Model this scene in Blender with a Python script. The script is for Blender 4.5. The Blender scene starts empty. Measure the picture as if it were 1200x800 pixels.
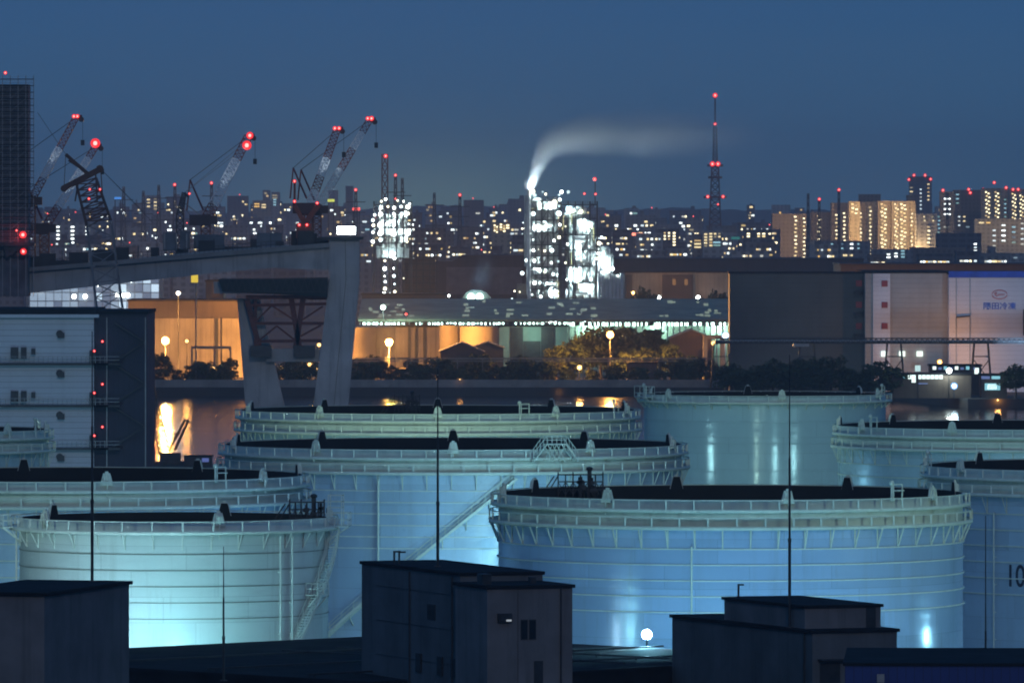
import bpy, math, random
from mathutils import Vector, Matrix
random.seed(7)
R = math.radians
SC = bpy.context.scene
COL = SC.collection

# ---------------------------------------------------------------- camera, world, light, exposure
F, HZ, CAM = 10000.0, 245.0, 52.0          # focal length in photo pixels, horizon row, eye height
cd = bpy.data.cameras.new("camera")
cam = bpy.data.objects.new("camera", cd)
COL.objects.link(cam)
cam.location = (0, 0, CAM)
cam.rotation_euler = (R(90), 0, 0)
cd.sensor_width = 36.0
cd.lens = 36.0 * F / 1200.0
cd.shift_y = -(400.0 - HZ) / 1200.0
cd.clip_start = 1.0
cd.clip_end = 60000.0
SC.camera = cam

SC.render.engine = 'CYCLES'
SC.cycles.max_bounces = 5
SC.cycles.diffuse_bounces = 2
SC.cycles.glossy_bounces = 2
SC.cycles.transmission_bounces = 2
SC.cycles.volume_bounces = 0
SC.cycles.caustics_reflective = False
SC.cycles.caustics_refractive = False
SC.cycles.sample_clamp_indirect = 2.0
SC.cycles.use_denoising = True
SC.cycles.filter_width = 1.9
try:
    SC.cycles.denoiser = 'OPENIMAGEDENOISE'
    SC.cycles.denoising_input_passes = 'RGB_ALBEDO_NORMAL'
except Exception:
    pass
vs = SC.view_settings
vs.view_transform = 'Standard'
vs.look = 'None'
vs.exposure = 0.0
vs.gamma = 1.0
vs.use_curve_mapping = False

SKY_K = 1.0
MOON = 0.18
w = bpy.data.worlds.new("World")
SC.world = w
w.use_nodes = True
nt = w.node_tree
for n in list(nt.nodes):
    nt.nodes.remove(n)
out = nt.nodes.new('ShaderNodeOutputWorld')
bg = nt.nodes.new('ShaderNodeBackground')
sky = nt.nodes.new('ShaderNodeTexSky')
sky.sky_type = 'NISHITA'
sky.sun_disc = False
sky.sun_elevation = R(18)
sky.sun_rotation = R(186)
sky.air_density = 1.0
sky.dust_density = 1.5
geo = nt.nodes.new('ShaderNodeTexCoord')
sep = nt.nodes.new('ShaderNodeSeparateXYZ')
nt.links.new(geo.outputs['Generated'], sep.inputs[0])
mr = nt.nodes.new('ShaderNodeMapRange')
mr.inputs['From Min'].default_value = -0.002
mr.inputs['From Max'].default_value = 0.034
nt.links.new(sep.outputs['Z'], mr.inputs['Value'])
ramp = nt.nodes.new('ShaderNodeValToRGB')
cr = ramp.color_ramp
cr.elements[0].position = 0.0
cr.elements[0].color = (0.050, 0.130, 0.222, 1)
cr.elements[1].position = 1.0
cr.elements[1].color = (0.025, 0.105, 0.280, 1)
e = cr.elements.new(0.35); e.color = (0.038, 0.128, 0.262, 1)
nt.links.new(mr.outputs[0], ramp.inputs[0])
# sky glow of the town, a broad bump of azimuth close to the horizon
def wm(op, a, b=None):
    n = nt.nodes.new('ShaderNodeMath'); n.operation = op
    for i, v in enumerate((a, b)):
        if v is None: continue
        if isinstance(v, (int, float)): n.inputs[i].default_value = v
        else: nt.links.new(v, n.inputs[i])
    return n.outputs[0]
az = wm('DIVIDE', wm('ADD', sep.outputs['X'], 0.010), 0.019)
el = wm('DIVIDE', sep.outputs['Z'], 0.0075)
gl = wm('EXPONENT', wm('MULTIPLY', wm('ADD', wm('MULTIPLY', az, az), wm('MULTIPLY', el, el)), -1.0))
mixg = nt.nodes.new('ShaderNodeMix'); mixg.data_type = 'RGBA'; mixg.blend_type = 'ADD'
mixg.inputs['B'].default_value = (0.110, 0.150, 0.050, 1)
nt.links.new(gl, mixg.inputs['Factor'])
nt.links.new(ramp.outputs[0], mixg.inputs['A'])
# the last daylight of the Nishita sky, far dimmed, tints the evening colours
dim = nt.nodes.new('ShaderNodeMix'); dim.data_type = 'RGBA'; dim.blend_type = 'MULTIPLY'
dim.inputs['Factor'].default_value = 1.0
dim.inputs['B'].default_value = (0.0035, 0.0052, 0.0080, 1)
nt.links.new(sky.outputs[0], dim.inputs['A'])
mixn = nt.nodes.new('ShaderNodeMix'); mixn.data_type = 'RGBA'; mixn.blend_type = 'MIX'
mixn.inputs['Factor'].default_value = 0.15
nt.links.new(mixg.outputs['Result'], mixn.inputs['A'])
nt.links.new(dim.outputs['Result'], mixn.inputs['B'])
nt.links.new(mixn.outputs['Result'], bg.inputs['Color'])
bg.inputs['Strength'].default_value = SKY_K
nt.links.new(bg.outputs[0], out.inputs['Surface'])

sd = bpy.data.lights.new("moon", 'SUN')
sd.energy = MOON
sd.angle = R(4)
sd.color = (1.0, 0.92, 0.88)
so = bpy.data.objects.new("moon", sd)
COL.objects.link(so)
so.rotation_euler = (R(72), 0, R(6))      # low behind the camera

# ---------------------------------------------------------------- helpers
def X(px, D): return (px - 600.0) / F * D
def Z(py, D): return CAM - (py - HZ) / F * D
def P(px, py, D): return Vector((X(px, D), D, Z(py, D)))

class MB:
    """collects geometry; build() links it as ONE mesh object"""
    def __init__(s): s.v, s.f, s.m, s.sm = [], [], [], []
    def add(s, vs_, fs, mi=0, smooth=False):
        b = len(s.v)
        s.v.extend([tuple(p) for p in vs_])
        for f in fs:
            s.f.append(tuple(b + i for i in f)); s.m.append(mi); s.sm.append(smooth)
    def box(s, x0, x1, y0, y1, z0, z1, mi=0):
        s.add([(x0,y0,z0),(x1,y0,z0),(x1,y1,z0),(x0,y1,z0),(x0,y0,z1),(x1,y0,z1),(x1,y1,z1),(x0,y1,z1)],
              [(0,3,2,1),(4,5,6,7),(0,1,5,4),(1,2,6,5),(2,3,7,6),(3,0,4,7)], mi)
    def bar(s, a, b, w_, h_=None, mi=0):
        a, b = Vector(a), Vector(b)
        d = b - a
        if d.length < 1e-6: return
        d.normalize()
        up = Vector((0,0,1)) if abs(d.z) < 0.95 else Vector((0,1,0))
        sx = d.cross(up).normalized() * (w_/2); sy = d.cross(sx).normalized() * ((h_ or w_)/2)
        vs_ = [a-sx-sy, a+sx-sy, a+sx+sy, a-sx+sy, b-sx-sy, b+sx-sy, b+sx+sy, b-sx+sy]
        s.add(vs_, [(0,3,2,1),(4,5,6,7),(0,1,5,4),(1,2,6,5),(2,3,7,6),(3,0,4,7)], mi)
    def tube(s, a, b, r0, r1=None, n=12, mi=0, caps=True):
        a, b = Vector(a), Vector(b); r1 = r0 if r1 is None else r1
        d = (b - a).normalized()
        up = Vector((0,0,1)) if abs(d.z) < 0.95 else Vector((1,0,0))
        u = d.cross(up).normalized(); v_ = d.cross(u).normalized()
        vs_ = []
        for q, r in ((a, r0), (b, r1)):
            for i in range(n):
                t = 2*math.pi*i/n
                vs_.append(q + u*(r*math.cos(t)) + v_*(r*math.sin(t)))
        s.add(vs_, [(i, (i+1) % n, n+(i+1) % n, n+i) for i in range(n)], mi, True)
        if caps:
            s.add(vs_, [tuple(reversed(range(n))), tuple(range(n, 2*n))], mi)
    def lathe(s, prof, n=48, mi=0, a0=0.0, a1=2*math.pi, smooth=True):
        """prof: list of (r, z)"""
        full = abs(a1 - a0 - 2*math.pi) < 1e-6
        k = n if full else n+1
        vs_ = []
        for (r, z) in prof:
            for i in range(k):
                t = a0 + (a1-a0)*i/n
                vs_.append((r*math.cos(t), r*math.sin(t), z))
        fs = []
        for j in range(len(prof)-1):
            for i in range(n):
                i2 = (i+1) % k
                fs.append((j*k+i, j*k+i2, (j+1)*k+i2, (j+1)*k+i))
        s.add(vs_, fs, mi, smooth)
    def ball(s, c, r, n=8, mi=0, sz=1.0):
        vs_, fs = [], []
        m = n//2+1
        for j in range(m+1):
            ph = -math.pi/2 + math.pi*j/m
            for i in range(n):
                t = 2*math.pi*i/n
                vs_.append((c[0]+r*math.cos(ph)*math.cos(t), c[1]+r*math.cos(ph)*math.sin(t), c[2]+sz*r*math.sin(ph)))
        for j in range(m):
            for i in range(n):
                fs.append((j*n+i, j*n+(i+1) % n, (j+1)*n+(i+1) % n, (j+1)*n+i))
        s.add(vs_, fs, mi, True)
    def prism(s, pts, y0, y1, mi=0):
        """outline in x,z extruded along y"""
        n = len(pts)
        vs_ = [(x, y0, z) for x, z in pts] + [(x, y1, z) for x, z in pts]
        s.add(vs_, [tuple(range(n)), tuple(reversed(range(n, 2*n)))] + [(i, n+i, n+(i+1) % n, (i+1) % n) for i in range(n)], mi)
    def mesh(s, name, mats):
        me = bpy.data.meshes.new(name)
        me.from_pydata(s.v, [], s.f)
        me.polygons.foreach_set('material_index', s.m)
        me.polygons.foreach_set('use_smooth', s.sm)
        for m in (mats if isinstance(mats, (list, tuple)) else [mats]): me.materials.append(m)
        me.update()
        return me
    def build(s, name, mats, parent=None, loc=None, rotz=0):
        return place(name, s.mesh(name, mats), parent, loc, rotz)

def place(name, me, parent=None, loc=None, rotz=0):
    o = bpy.data.objects.new(name, me)
    COL.objects.link(o)
    if parent is not None: o.parent = parent
    if loc is not None: o.location = loc
    if rotz: o.rotation_euler = (0, 0, rotz)
    return o

LABELS = set()
def tag(o, label=None, cat=None, group=None, kind=None):
    if label: o['label'] = label
    if cat: o['category'] = cat
    if group: o['group'] = group
    if kind: o['kind'] = kind
    return o
def thing(name, label, cat, loc=(0,0,0), rotz=0, group=None):
    o = bpy.data.objects.new(name, None)
    COL.objects.link(o)
    o.location = loc
    o.rotation_euler = (0, 0, rotz)
    return tag(o, label, cat, group, 'thing')
def struct(name, mb, m):
    return tag(mb.build(name, m), kind='structure')
def copy_tree(o, parent=None):
    c = o.copy(); COL.objects.link(c)
    if parent is not None: c.parent = parent
    for ch in list(o.children): copy_tree(ch, c)
    return c

# ---------------------------------------------------------------- materials
def newmat(name):
    m = bpy.data.materials.new(name); m.use_nodes = True
    t = m.node_tree
    return m, t, t.nodes['Principled BSDF']
def nd(t, typ, **kw):
    n = t.nodes.new(typ)
    for k, v in kw.items(): setattr(n, k, v)
    return n
def mth(t, op, a, b=None, c=None):
    n = t.nodes.new('ShaderNodeMath'); n.operation = op
    for i, v in enumerate((a, b, c)):
        if v is None: continue
        if isinstance(v, (int, float)): n.inputs[i].default_value = v
        else: t.links.new(v, n.inputs[i])
    return n.outputs[0]
def mixc(t, fac, a, b, blend='MIX'):
    n = t.nodes.new('ShaderNodeMix'); n.data_type = 'RGBA'; n.blend_type = blend
    for k, v in (('Factor', fac), ('A', a), ('B', b)):
        if isinstance(v, (int, float)): n.inputs[k].default_value = v
        elif isinstance(v, tuple): n.inputs[k].default_value = (*v, 1) if len(v) == 3 else v
        else: t.links.new(v, n.inputs[k])
    return n.outputs['Result']
def noise(t, vec, scale, detail=4.0, rough=0.55):
    n = t.nodes.new('ShaderNodeTexNoise')
    n.inputs['Scale'].default_value = scale; n.inputs['Detail'].default_value = detail; n.inputs['Roughness'].default_value = rough
    if vec is not None: t.links.new(vec, n.inputs['Vector'])
    return n.outputs['Fac']
def maprange(t, v, a, b, c=0.0, d=1.0):
    n = t.nodes.new('ShaderNodeMapRange')
    t.links.new(v, n.inputs['Value'])
    for k, x in (('From Min', a), ('From Max', b), ('To Min', c), ('To Max', d)): n.inputs[k].default_value = x
    return n.outputs[0]
def objvec(t, scale=(1,1,1)):
    tc = t.nodes.new('ShaderNodeTexCoord'); mp = t.nodes.new('ShaderNodeMapping')
    mp.inputs['Scale'].default_value = scale
    t.links.new(tc.outputs['Object'], mp.inputs['Vector'])
    return mp.outputs[0]

def paint(name, col, rough=0.5, metal=0.0, var=0.35, scale=0.35, streak=0.0, dirt=(0.12,0.09,0.06), spec=0.5):
    """weathered painted or bare surface: blotches, and with streak > 0 dirt runs that go down the face"""
    m, t, b = newmat(name)
    n1 = maprange(t, noise(t, objvec(t), scale, 6), 0.3, 0.7)
    c = mixc(t, n1, tuple(x*(1-var) for x in col), tuple(min(1, x*(1+var*0.5)) for x in col))
    if streak:
        n2 = maprange(t, noise(t, objvec(t, (1, 1, 0.06)), 0.9, 5, 0.7), 0.52, 0.80, 0, streak)
        c = mixc(t, n2, c, dirt)
    t.links.new(c, b.inputs['Base Color'])
    b.inputs['Roughness'].default_value = rough
    b.inputs['Metallic'].default_value = metal
    b.inputs['Specular IOR Level'].default_value = spec
    return m

def emit(name, col, strength, sample=False):
    m, t, b = newmat(name)
    b.inputs['Base Color'].default_value = (0.05, 0.05, 0.05, 1)
    b.inputs['Emission Color'].default_value = (*col, 1)
    b.inputs['Emission Strength'].default_value = strength
    if not sample:
        try: m.cycles.emission_sampling = 'NONE'
        except Exception: pass
    return m

def clad(name, col, pitch=0.9, rough=0.55, var=0.12, streak=0.15, axis='H', line=0.6, spec=0.4):
    """sheet cladding: joints every pitch metres, along the height (H) or along the wall (V)"""
    m, t, b = newmat(name)
    v = objvec(t)
    s = nd(t, 'ShaderNodeSeparateXYZ'); t.links.new(v, s.inputs[0])
    if axis == 'H': q = s.outputs['Z']
    else: q = mth(t, 'ADD', s.outputs['X'], s.outputs['Y'])
    fr = mth(t, 'FRACT', mth(t, 'DIVIDE', q, pitch))
    ln = mth(t, 'LESS_THAN', fr, 0.10)
    n1 = maprange(t, noise(t, v, 0.12, 6), 0.3, 0.7)
    c = mixc(t, n1, tuple(x*(1-var) for x in col), tuple(x*(1+var) for x in col))
    n2 = maprange(t, noise(t, objvec(t, (1, 1, 0.05)), 0.5, 5, 0.7), 0.5, 0.8, 0, streak)
    c = mixc(t, n2, c, tuple(x*0.35 for x in col))
    c = mixc(t, mth(t, 'MULTIPLY', ln, 1-line), c, (0.02, 0.02, 0.02))
    t.links.new(c, b.inputs['Base Color'])
    b.inputs['Roughness'].default_value = rough
    b.inputs['Specular IOR Level'].default_value = spec
    bp = nd(t, 'ShaderNodeBump'); bp.inputs['Strength'].default_value = 0.4; bp.inputs['Distance'].default_value = 0.05
    t.links.new(fr, bp.inputs['Height']); t.links.new(bp.outputs[0], b.inputs['Normal'])
    return m

def shell_mat(name, col, rough=0.32, course=2.45, plate=9.0, radius=25.0, tone=0.10, streak=0.25, spec=0.5, wave=0.45):
    """welded tank shell: courses of plates with slightly different tone, weld lines, dirt runs, a soft waviness"""
    m, t, b = newmat(name)
    v = objvec(t)
    s = nd(t, 'ShaderNodeSeparateXYZ'); t.links.new(v, s.inputs[0])
    zc = mth(t, 'DIVIDE', s.outputs['Z'], course)
    row = mth(t, 'FLOOR', zc)
    ang = mth(t, 'ARCTAN2', s.outputs['Y'], s.outputs['X'])
    pc = mth(t, 'ADD', mth(t, 'MULTIPLY', ang, radius/plate), mth(t, 'MULTIPLY', row, 0.37))
    pl = mth(t, 'FLOOR', pc)
    cv = nd(t, 'ShaderNodeCombineXYZ'); t.links.new(row, cv.inputs[0]); t.links.new(pl, cv.inputs[1])
    wn = nd(t, 'ShaderNodeTexWhiteNoise', noise_dimensions='2D'); t.links.new(cv.outputs[0], wn.inputs['Vector'])
    base = mixc(t, wn.outputs['Value'], tuple(x*(1-tone) for x in col), tuple(min(1, x*(1+tone*0.6)) for x in col))
    lz = mth(t, 'LESS_THAN', mth(t, 'FRACT', zc), 0.035)
    lp = mth(t, 'LESS_THAN', mth(t, 'FRACT', pc), 0.012)
    ln = mth(t, 'MULTIPLY', mth(t, 'MAXIMUM', lz, lp), 0.35)
    base = mixc(t, ln, base, tuple(x*0.45 for x in col))
    n2 = maprange(t, noise(t, objvec(t, (1, 1, 0.05)), 0.55, 6, 0.72), 0.50, 0.80, 0, streak)
    base = mixc(t, n2, base, (0.22, 0.20, 0.15))
    n4 = mth(t, 'MULTIPLY', maprange(t, noise(t, objvec(t, (1, 1, 0.10)), 1.6, 4, 0.6), 0.62, 0.78, 0, 0.55), maprange(t, noise(t, v, 0.06, 3), 0.48, 0.62))
    base = mixc(t, n4, base, (0.20, 0.13, 0.07))
    n3 = maprange(t, noise(t, v, 0.09, 5), 0.35, 0.7, 0.0, 0.35)
    base = mixc(t, n3, base, tuple(x*0.72 for x in col))
    t.links.new(base, b.inputs['Base Color'])
    rr = maprange(t, noise(t, v, 0.5, 4), 0.3, 0.7, rough*0.8, rough*1.35)
    t.links.new(rr, b.inputs['Roughness'])
    b.inputs['Specular IOR Level'].default_value = spec
    bp = nd(t, 'ShaderNodeBump'); bp.inputs['Strength'].default_value = 0.42; bp.inputs['Distance'].default_value = 0.12
    hh = mth(t, 'ADD', noise(t, objvec(t, (0.22, 0.22, 1.0)), wave, 2), mth(t, 'MULTIPLY', wn.outputs['Value'], 0.05))
    t.links.new(hh, bp.inputs['Height']); t.links.new(bp.outputs[0], b.inputs['Normal'])
    return m

M = {}
M['rim'] = paint('rim_paint', (0.70, 0.72, 0.60), 0.5, 0, 0.10, 0.6, 0.35, (0.28, 0.22, 0.13))
M['rim_white'] = paint('rim_white_paint', (0.76, 0.77, 0.68), 0.45, 0, 0.12, 0.5, 0.35, (0.30, 0.25, 0.17))
M['ring_dark'] = paint('ring_steel', (0.20, 0.20, 0.17), 0.5, 0, 0.3, 0.5, 0.3)
M['dark_steel'] = paint('dark_steel', (0.045, 0.047, 0.05), 0.5, 0.3, 0.4, 0.8)
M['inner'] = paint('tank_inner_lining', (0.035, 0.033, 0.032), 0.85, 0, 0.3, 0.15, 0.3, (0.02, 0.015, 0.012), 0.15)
M['grey_steel'] = paint('galvanised_steel', (0.30, 0.31, 0.32), 0.45, 0.5, 0.25, 0.7)
M['black'] = paint('black_rubber', (0.02, 0.02, 0.02), 0.8)
M['concrete'] = paint('concrete', (0.30, 0.29, 0.27), 0.85, 0, 0.3, 0.2, 0.4, (0.10, 0.09, 0.08), 0.2)
M['concrete_pale'] = paint('pale_concrete', (0.46, 0.46, 0.45), 0.8, 0, 0.32, 0.12, 0.75, (0.12, 0.11, 0.10), 0.2)
M['roof_dark'] = paint('dark_roof', (0.022, 0.023, 0.027), 0.95, 0, 0.5, 0.25, 0, spec=0.1)
M['wall_grey'] = paint('rendered_wall', (0.22, 0.205, 0.20), 0.9, 0, 0.30, 0.22, 0.6, (0.06, 0.055, 0.05), 0.15)
M['wall_grey_b'] = paint('rendered_wall_grey', (0.16, 0.165, 0.165), 0.9, 0, 0.30, 0.22, 0.6, (0.05, 0.05, 0.05), 0.15)
M['blue_sheet'] = clad('blue_sheet', (0.02, 0.05, 0.22), 0.7, 0.5, axis='V')
M['glass_dark'] = paint('dark_glass', (0.02, 0.025, 0.03), 0.08, 0, 0.1)
M['white_sheet'] = clad('white_sheet', (0.62, 0.66, 0.70), 1.0, 0.5, 0.06, 0.2)
M['ground'] = paint('ground_asphalt', (0.055, 0.053, 0.050), 0.9, 0, 0.5, 0.02)
M['digits'] = paint('stencil_paint', (0.02, 0.025, 0.05), 0.6)

L_CYAN = emit('lamp_cool_white', (0.55, 0.85, 1.0), 60)
L_WHITE = emit('lamp_white', (0.90, 1.0, 0.97), 16)
L_WHITE2 = emit('lamp_white_soft', (0.80, 0.97, 1.0), 5)
L_SOD = emit('lamp_sodium', (1.0, 0.50, 0.10), 6)
L_RED = emit('lamp_red', (1.0, 0.06, 0.05), 9)
L_REDS = emit('lamp_red_small', (1.0, 0.07, 0.06), 3.5)
L_TEAL = emit('lamp_teal', (0.65, 1.0, 0.86), 6)
L_WARM = emit('lamp_warm', (1.0, 0.60, 0.20), 3.5)

def light(name, kind, loc, col, energy, size=0.3, target=None, cone=150, blend=0.8, parent=None):
    ld = bpy.data.lights.new(name, kind)
    ld.color = col; ld.energy = energy; ld.shadow_soft_size = size
    if kind == 'SPOT':
        ld.spot_size = R(cone); ld.spot_blend = blend
    o = bpy.data.objects.new(name, ld); COL.objects.link(o)
    o.location = loc
    if target is not None:
        o.rotation_euler = (Vector(target) - Vector(loc)).to_track_quat('-Z', 'Y').to_euler()
    if parent is not None: o.parent = parent
    return o

CORE = {}
def lamp_mesh(c, r, rim, core, n=12, bulb=0.60):
    """bright bulb with a flat coloured disc round it, whose glow imitates a halo"""
    mb = MB()
    mb.ball((0, 0, 0), r, n)
    mb.v = [(x, y*0.45, z) for x, y, z in mb.v]
    mb.ball((0, 0, 0), r*bulb, n, 1)
    mb.v = [(x+c[0], y+c[1], z+c[2]) for x, y, z in mb.v]
    return mb.mesh('lamp', [rim, core])
RED_HALO = emit('red_halo', (1.0, 0.03, 0.03), 1.3)  # disc imitating the red halo, dimmer than the bulb
RED_CORE = emit('red_bulb', (1.0, 0.20, 0.18), 4.5)
SOD_HALO = emit('amber_halo', (1.0, 0.36, 0.05), 1.25)  # amber glow in place of the sodium lamps' halo
SOD_CORE = emit('sodium_bulb', (1.0, 0.66, 0.24), 8)
COOL_HALO = emit('cool_halo', (0.22, 0.50, 1.0), 1.2)  # bluish glow standing in for the halo of the cool lamps
COOL_CORE = emit('cool_bulb', (0.80, 0.95, 1.0), 12)
# ================================================================ the ground and the channel
mb = MB(); mb.box(-900, 900, -60, 1745, -3, 0)
struct('ground', mb, M['ground'])

def water_mat():
    m, t, b = newmat('harbour_water')
    b.inputs['Base Color'].default_value = (0.012, 0.018, 0.024, 1)
    b.inputs['Roughness'].default_value = 0.10
    b.inputs['IOR'].default_value = 1.33
    bp = nd(t, 'ShaderNodeBump'); bp.inputs['Strength'].default_value = 0.45; bp.inputs['Distance'].default_value = 0.5
    v = objvec(t, (1.0, 0.45, 1.0))
    h = mth(t, 'ADD', noise(t, v, 0.22, 4, 0.6), mth(t, 'MULTIPLY', noise(t, v, 0.05, 2), 1.2))
    t.links.new(h, bp.inputs['Height']); t.links.new(bp.outputs[0], b.inputs['Normal'])
    return m
mb = MB(); mb.add([(-2500,1740,-2.5),(2500,1740,-2.5),(2500,2600,-2.5),(-2500,2600,-2.5)], [(0,1,2,3)])
struct('water', mb, water_mat())
# far land: quay edge at about 2490 m on the left, 2330 m on the right
mb = MB()
sh = [(-3000,2490),(100,2490),(125,2340),(3000,2340)]
back = [(3000,15000),(-3000,15000)]
n = len(sh)
mb.add([(x,y,0) for x,y in sh+back] + [(x,y,-3) for x,y in sh+back], [tuple(range(n+2))] + [(i+1, i, n+2+i, n+3+i) for i in range(n-1)])
struct('far_land', mb, M['ground'])

# low hills closing the view
mb = MB()
def ridge(D, base, amp, seed, th):
    rnd = random.Random(seed)
    ph = [(rnd.uniform(0,6.28), rnd.uniform(0.6,1.4)) for _ in range(5)]
    k = 160; x0, x1 = -0.075*D, 0.075*D
    vs_ = []
    for i in range(k+1):
        x = x0 + (x1-x0)*i/k
        z = base + amp*sum(math.sin(x/D*160*f*(j+1)*0.5+p)/(j+1) for j,(p,f) in enumerate(ph)) + rnd.uniform(-1.5,1.5)
        vs_ += [(x, D-th, 0), (x, D, z), (x, D+th, 0)]
    fs = []
    for i in range(k):
        a, b2 = 3*i, 3*(i+1)
        fs += [(a, b2, b2+1, a+1), (a+1, b2+1, b2+2, a+2)]
    mb.add(vs_, fs, 0, True)
ridge(12200, 52, 4, 3, 900)
ridge(10600, 40, 6, 11, 700)
struct('hills', mb, paint('hill_woods', (0.035, 0.05, 0.045), 0.95, 0, 0.4, 0.004))

# ================================================================ the oil tanks
def ring_plate(mb, r0, r1, z0, z1, n=96, mi=0):
    mb.lathe([(r0, z0), (r1, z0)], n, mi, smooth=False)
    mb.lathe([(r1, z0), (r1, z1)], n, mi, smooth=True)
    mb.lathe([(r1, z1), (r0, z1)], n, mi, smooth=False)

def tank(label, px, semi, yrim, D, shell, tiers=2, rings=5, chambers=8, off=0.0, rimmat='rim', number_posts=54,
         ring_mat='rim', ring_gap=1.75, brackets=True, top=None, bracket_mat=None, ring_w=0.17, bw=0.08, bdrop=1.95):
    rg = semi/F*D                       # outer radius of the wind girder
    r = rg - 0.95
    H = Z(yrim, D)
    t = thing('storage_tank', label, 'storage tank', (X(px, D), D, 0), 0, 'floating roof oil tanks lit by floodlights')
    t['dims'] = [r, H]
    # shell: outside painted, inside dark
    mb = MB()
    zl = H - (2.75 if tiers == 2 else 1.1)
    mb.lathe([(r, 0), (r, zl)], 120)
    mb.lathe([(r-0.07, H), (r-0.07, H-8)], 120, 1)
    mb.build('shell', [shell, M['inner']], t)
    mb = MB()
    mb.lathe([(r+0.004, zl), (r+0.004, H), (r-0.07, H)], 120, 0)
    mb.build('top_course', M[rimmat], t)
    mb = MB()
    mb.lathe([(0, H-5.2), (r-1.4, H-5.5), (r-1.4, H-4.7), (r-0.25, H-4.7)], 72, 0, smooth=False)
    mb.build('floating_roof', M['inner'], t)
    mb = MB(); mb.lathe([(r+0.004,0.0),(r+1.1,0.0),(r+1.1,0.35),(r+0.004,0.35)], 96, 0, smooth=False)
    mb.build('foundation_ring', M['concrete'], t)
    # girders
    levels = [(H-0.95, 0.95)] if tiers == 1 else [(H-1.05, 0.72), (H-2.75, 0.95)]
    for i, (zg, wd) in enumerate(levels):
        mb = MB()
        ring_plate(mb, r, r+wd, zg, zg+0.14)
        mb.lathe([(r+wd, zg-0.16), (r+wd+0.06, zg-0.16), (r+wd+0.06, zg+0.22), (r+wd, zg+0.22)], 120, 0)
        mb.build('wind_girder', M[rimmat], t)
        mb = MB()
        k = number_posts
        for j in range(k):
            a = 2*math.pi*(j+0.5*i)/k
            c, s = math.cos(a), math.sin(a); rr = r+wd-0.02
            mb.bar((rr*c, rr*s, zg+0.14), (rr*c, rr*s, zg+1.06), 0.15)
        for zz in (1.02,):
            mb.lathe([(r+wd-0.07, zg+zz), (r+wd+0.01, zg+zz), (r+wd+0.01, zg+zz+0.11), (r+wd-0.07, zg+zz+0.11)], 96)
        mb.build('railing', M[rimmat], t)
    zg, wd = levels[-1]
    if brackets:
        k = number_posts
        bm_ = MB()
        bm_.bar((r+wd-0.10, 0, -0.17), (r+0.10, 0, -bdrop), bw, bw)
        bm_.box(r+0.012, r+0.10, -bw*0.6, bw*0.6, -bdrop-0.1, -0.2)
        me = bm_.mesh('girder_bracket', M[bracket_mat or rimmat])
        for j in range(k):
            a = 2*math.pi*j/k
            if math.sin(a) > 0.15: continue       # the far side faces away
            place('girder_bracket', me, t, (0, 0, zg), a)
    z = zg - 2.1
    for j in range(rings):
        mb = MB()
        mb.lathe([(r+0.01, z), (r+ring_w, z), (r+ring_w, z+ring_w*0.75), (r+0.01, z+ring_w*0.75)], 120, 0, smooth=False)
        mb.build('stiffening_ring', M[ring_mat], t)
        z -= ring_gap
        if z < 1: break
    # foam chambers on the rim
    if chambers:
        fm = MB()
        pr = [(-0.92, -0.55), (0.92, -0.55), (0.46, 1.25), (0.22, 1.25), (0.2, 1.5), (-0.2, 1.5), (-0.22, 1.25), (-0.46, 1.25)]
        n = len(pr)
        fm.prism(pr, -0.10, 0.16)
        fm.prism([(-0.70, -0.5), (0.70, -0.5), (0.32, 1.0), (-0.32, 1.0)], -0.36, -0.101)
        fm.bar((0, -0.40, 0.9), (0, -0.40, -2.2), 0.16)
        me = fm.mesh('foam_chamber', M[rimmat])
        fi = MB()
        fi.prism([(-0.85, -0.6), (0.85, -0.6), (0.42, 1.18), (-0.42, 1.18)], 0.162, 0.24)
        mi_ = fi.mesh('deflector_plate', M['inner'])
        for j in range(chambers):
            a = R(-90 + off) + 2*math.pi*j/chambers
            rr = r + 0.02
            o = place('foam_chamber', me, t, (rr*math.cos(a), rr*math.sin(a), H+0.05), a+math.pi/2)
            o.scale = (0.78, 0.9, 0.72)
            place('deflector_plate', mi_, o)
    return t, r, H

def pt(r, ang, z):
    """angle 0 faces the camera, positive to the right"""
    a = R(ang-90)
    return Vector((r*math.cos(a), r*math.sin(a), z))

def riser(t, r, ang, z0, z1, mat, rad=0.11):
    mb = MB(); mb.tube(pt(r+0.36, ang, z0), pt(r+0.36, ang, z1), rad, n=8)
    for z in range(int(z0)+2, int(z1), 3):
        mb.bar(pt(r, ang, z), pt(r+0.4, ang, z), 0.1)
    mb.build('riser_pipe', mat, t)

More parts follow.
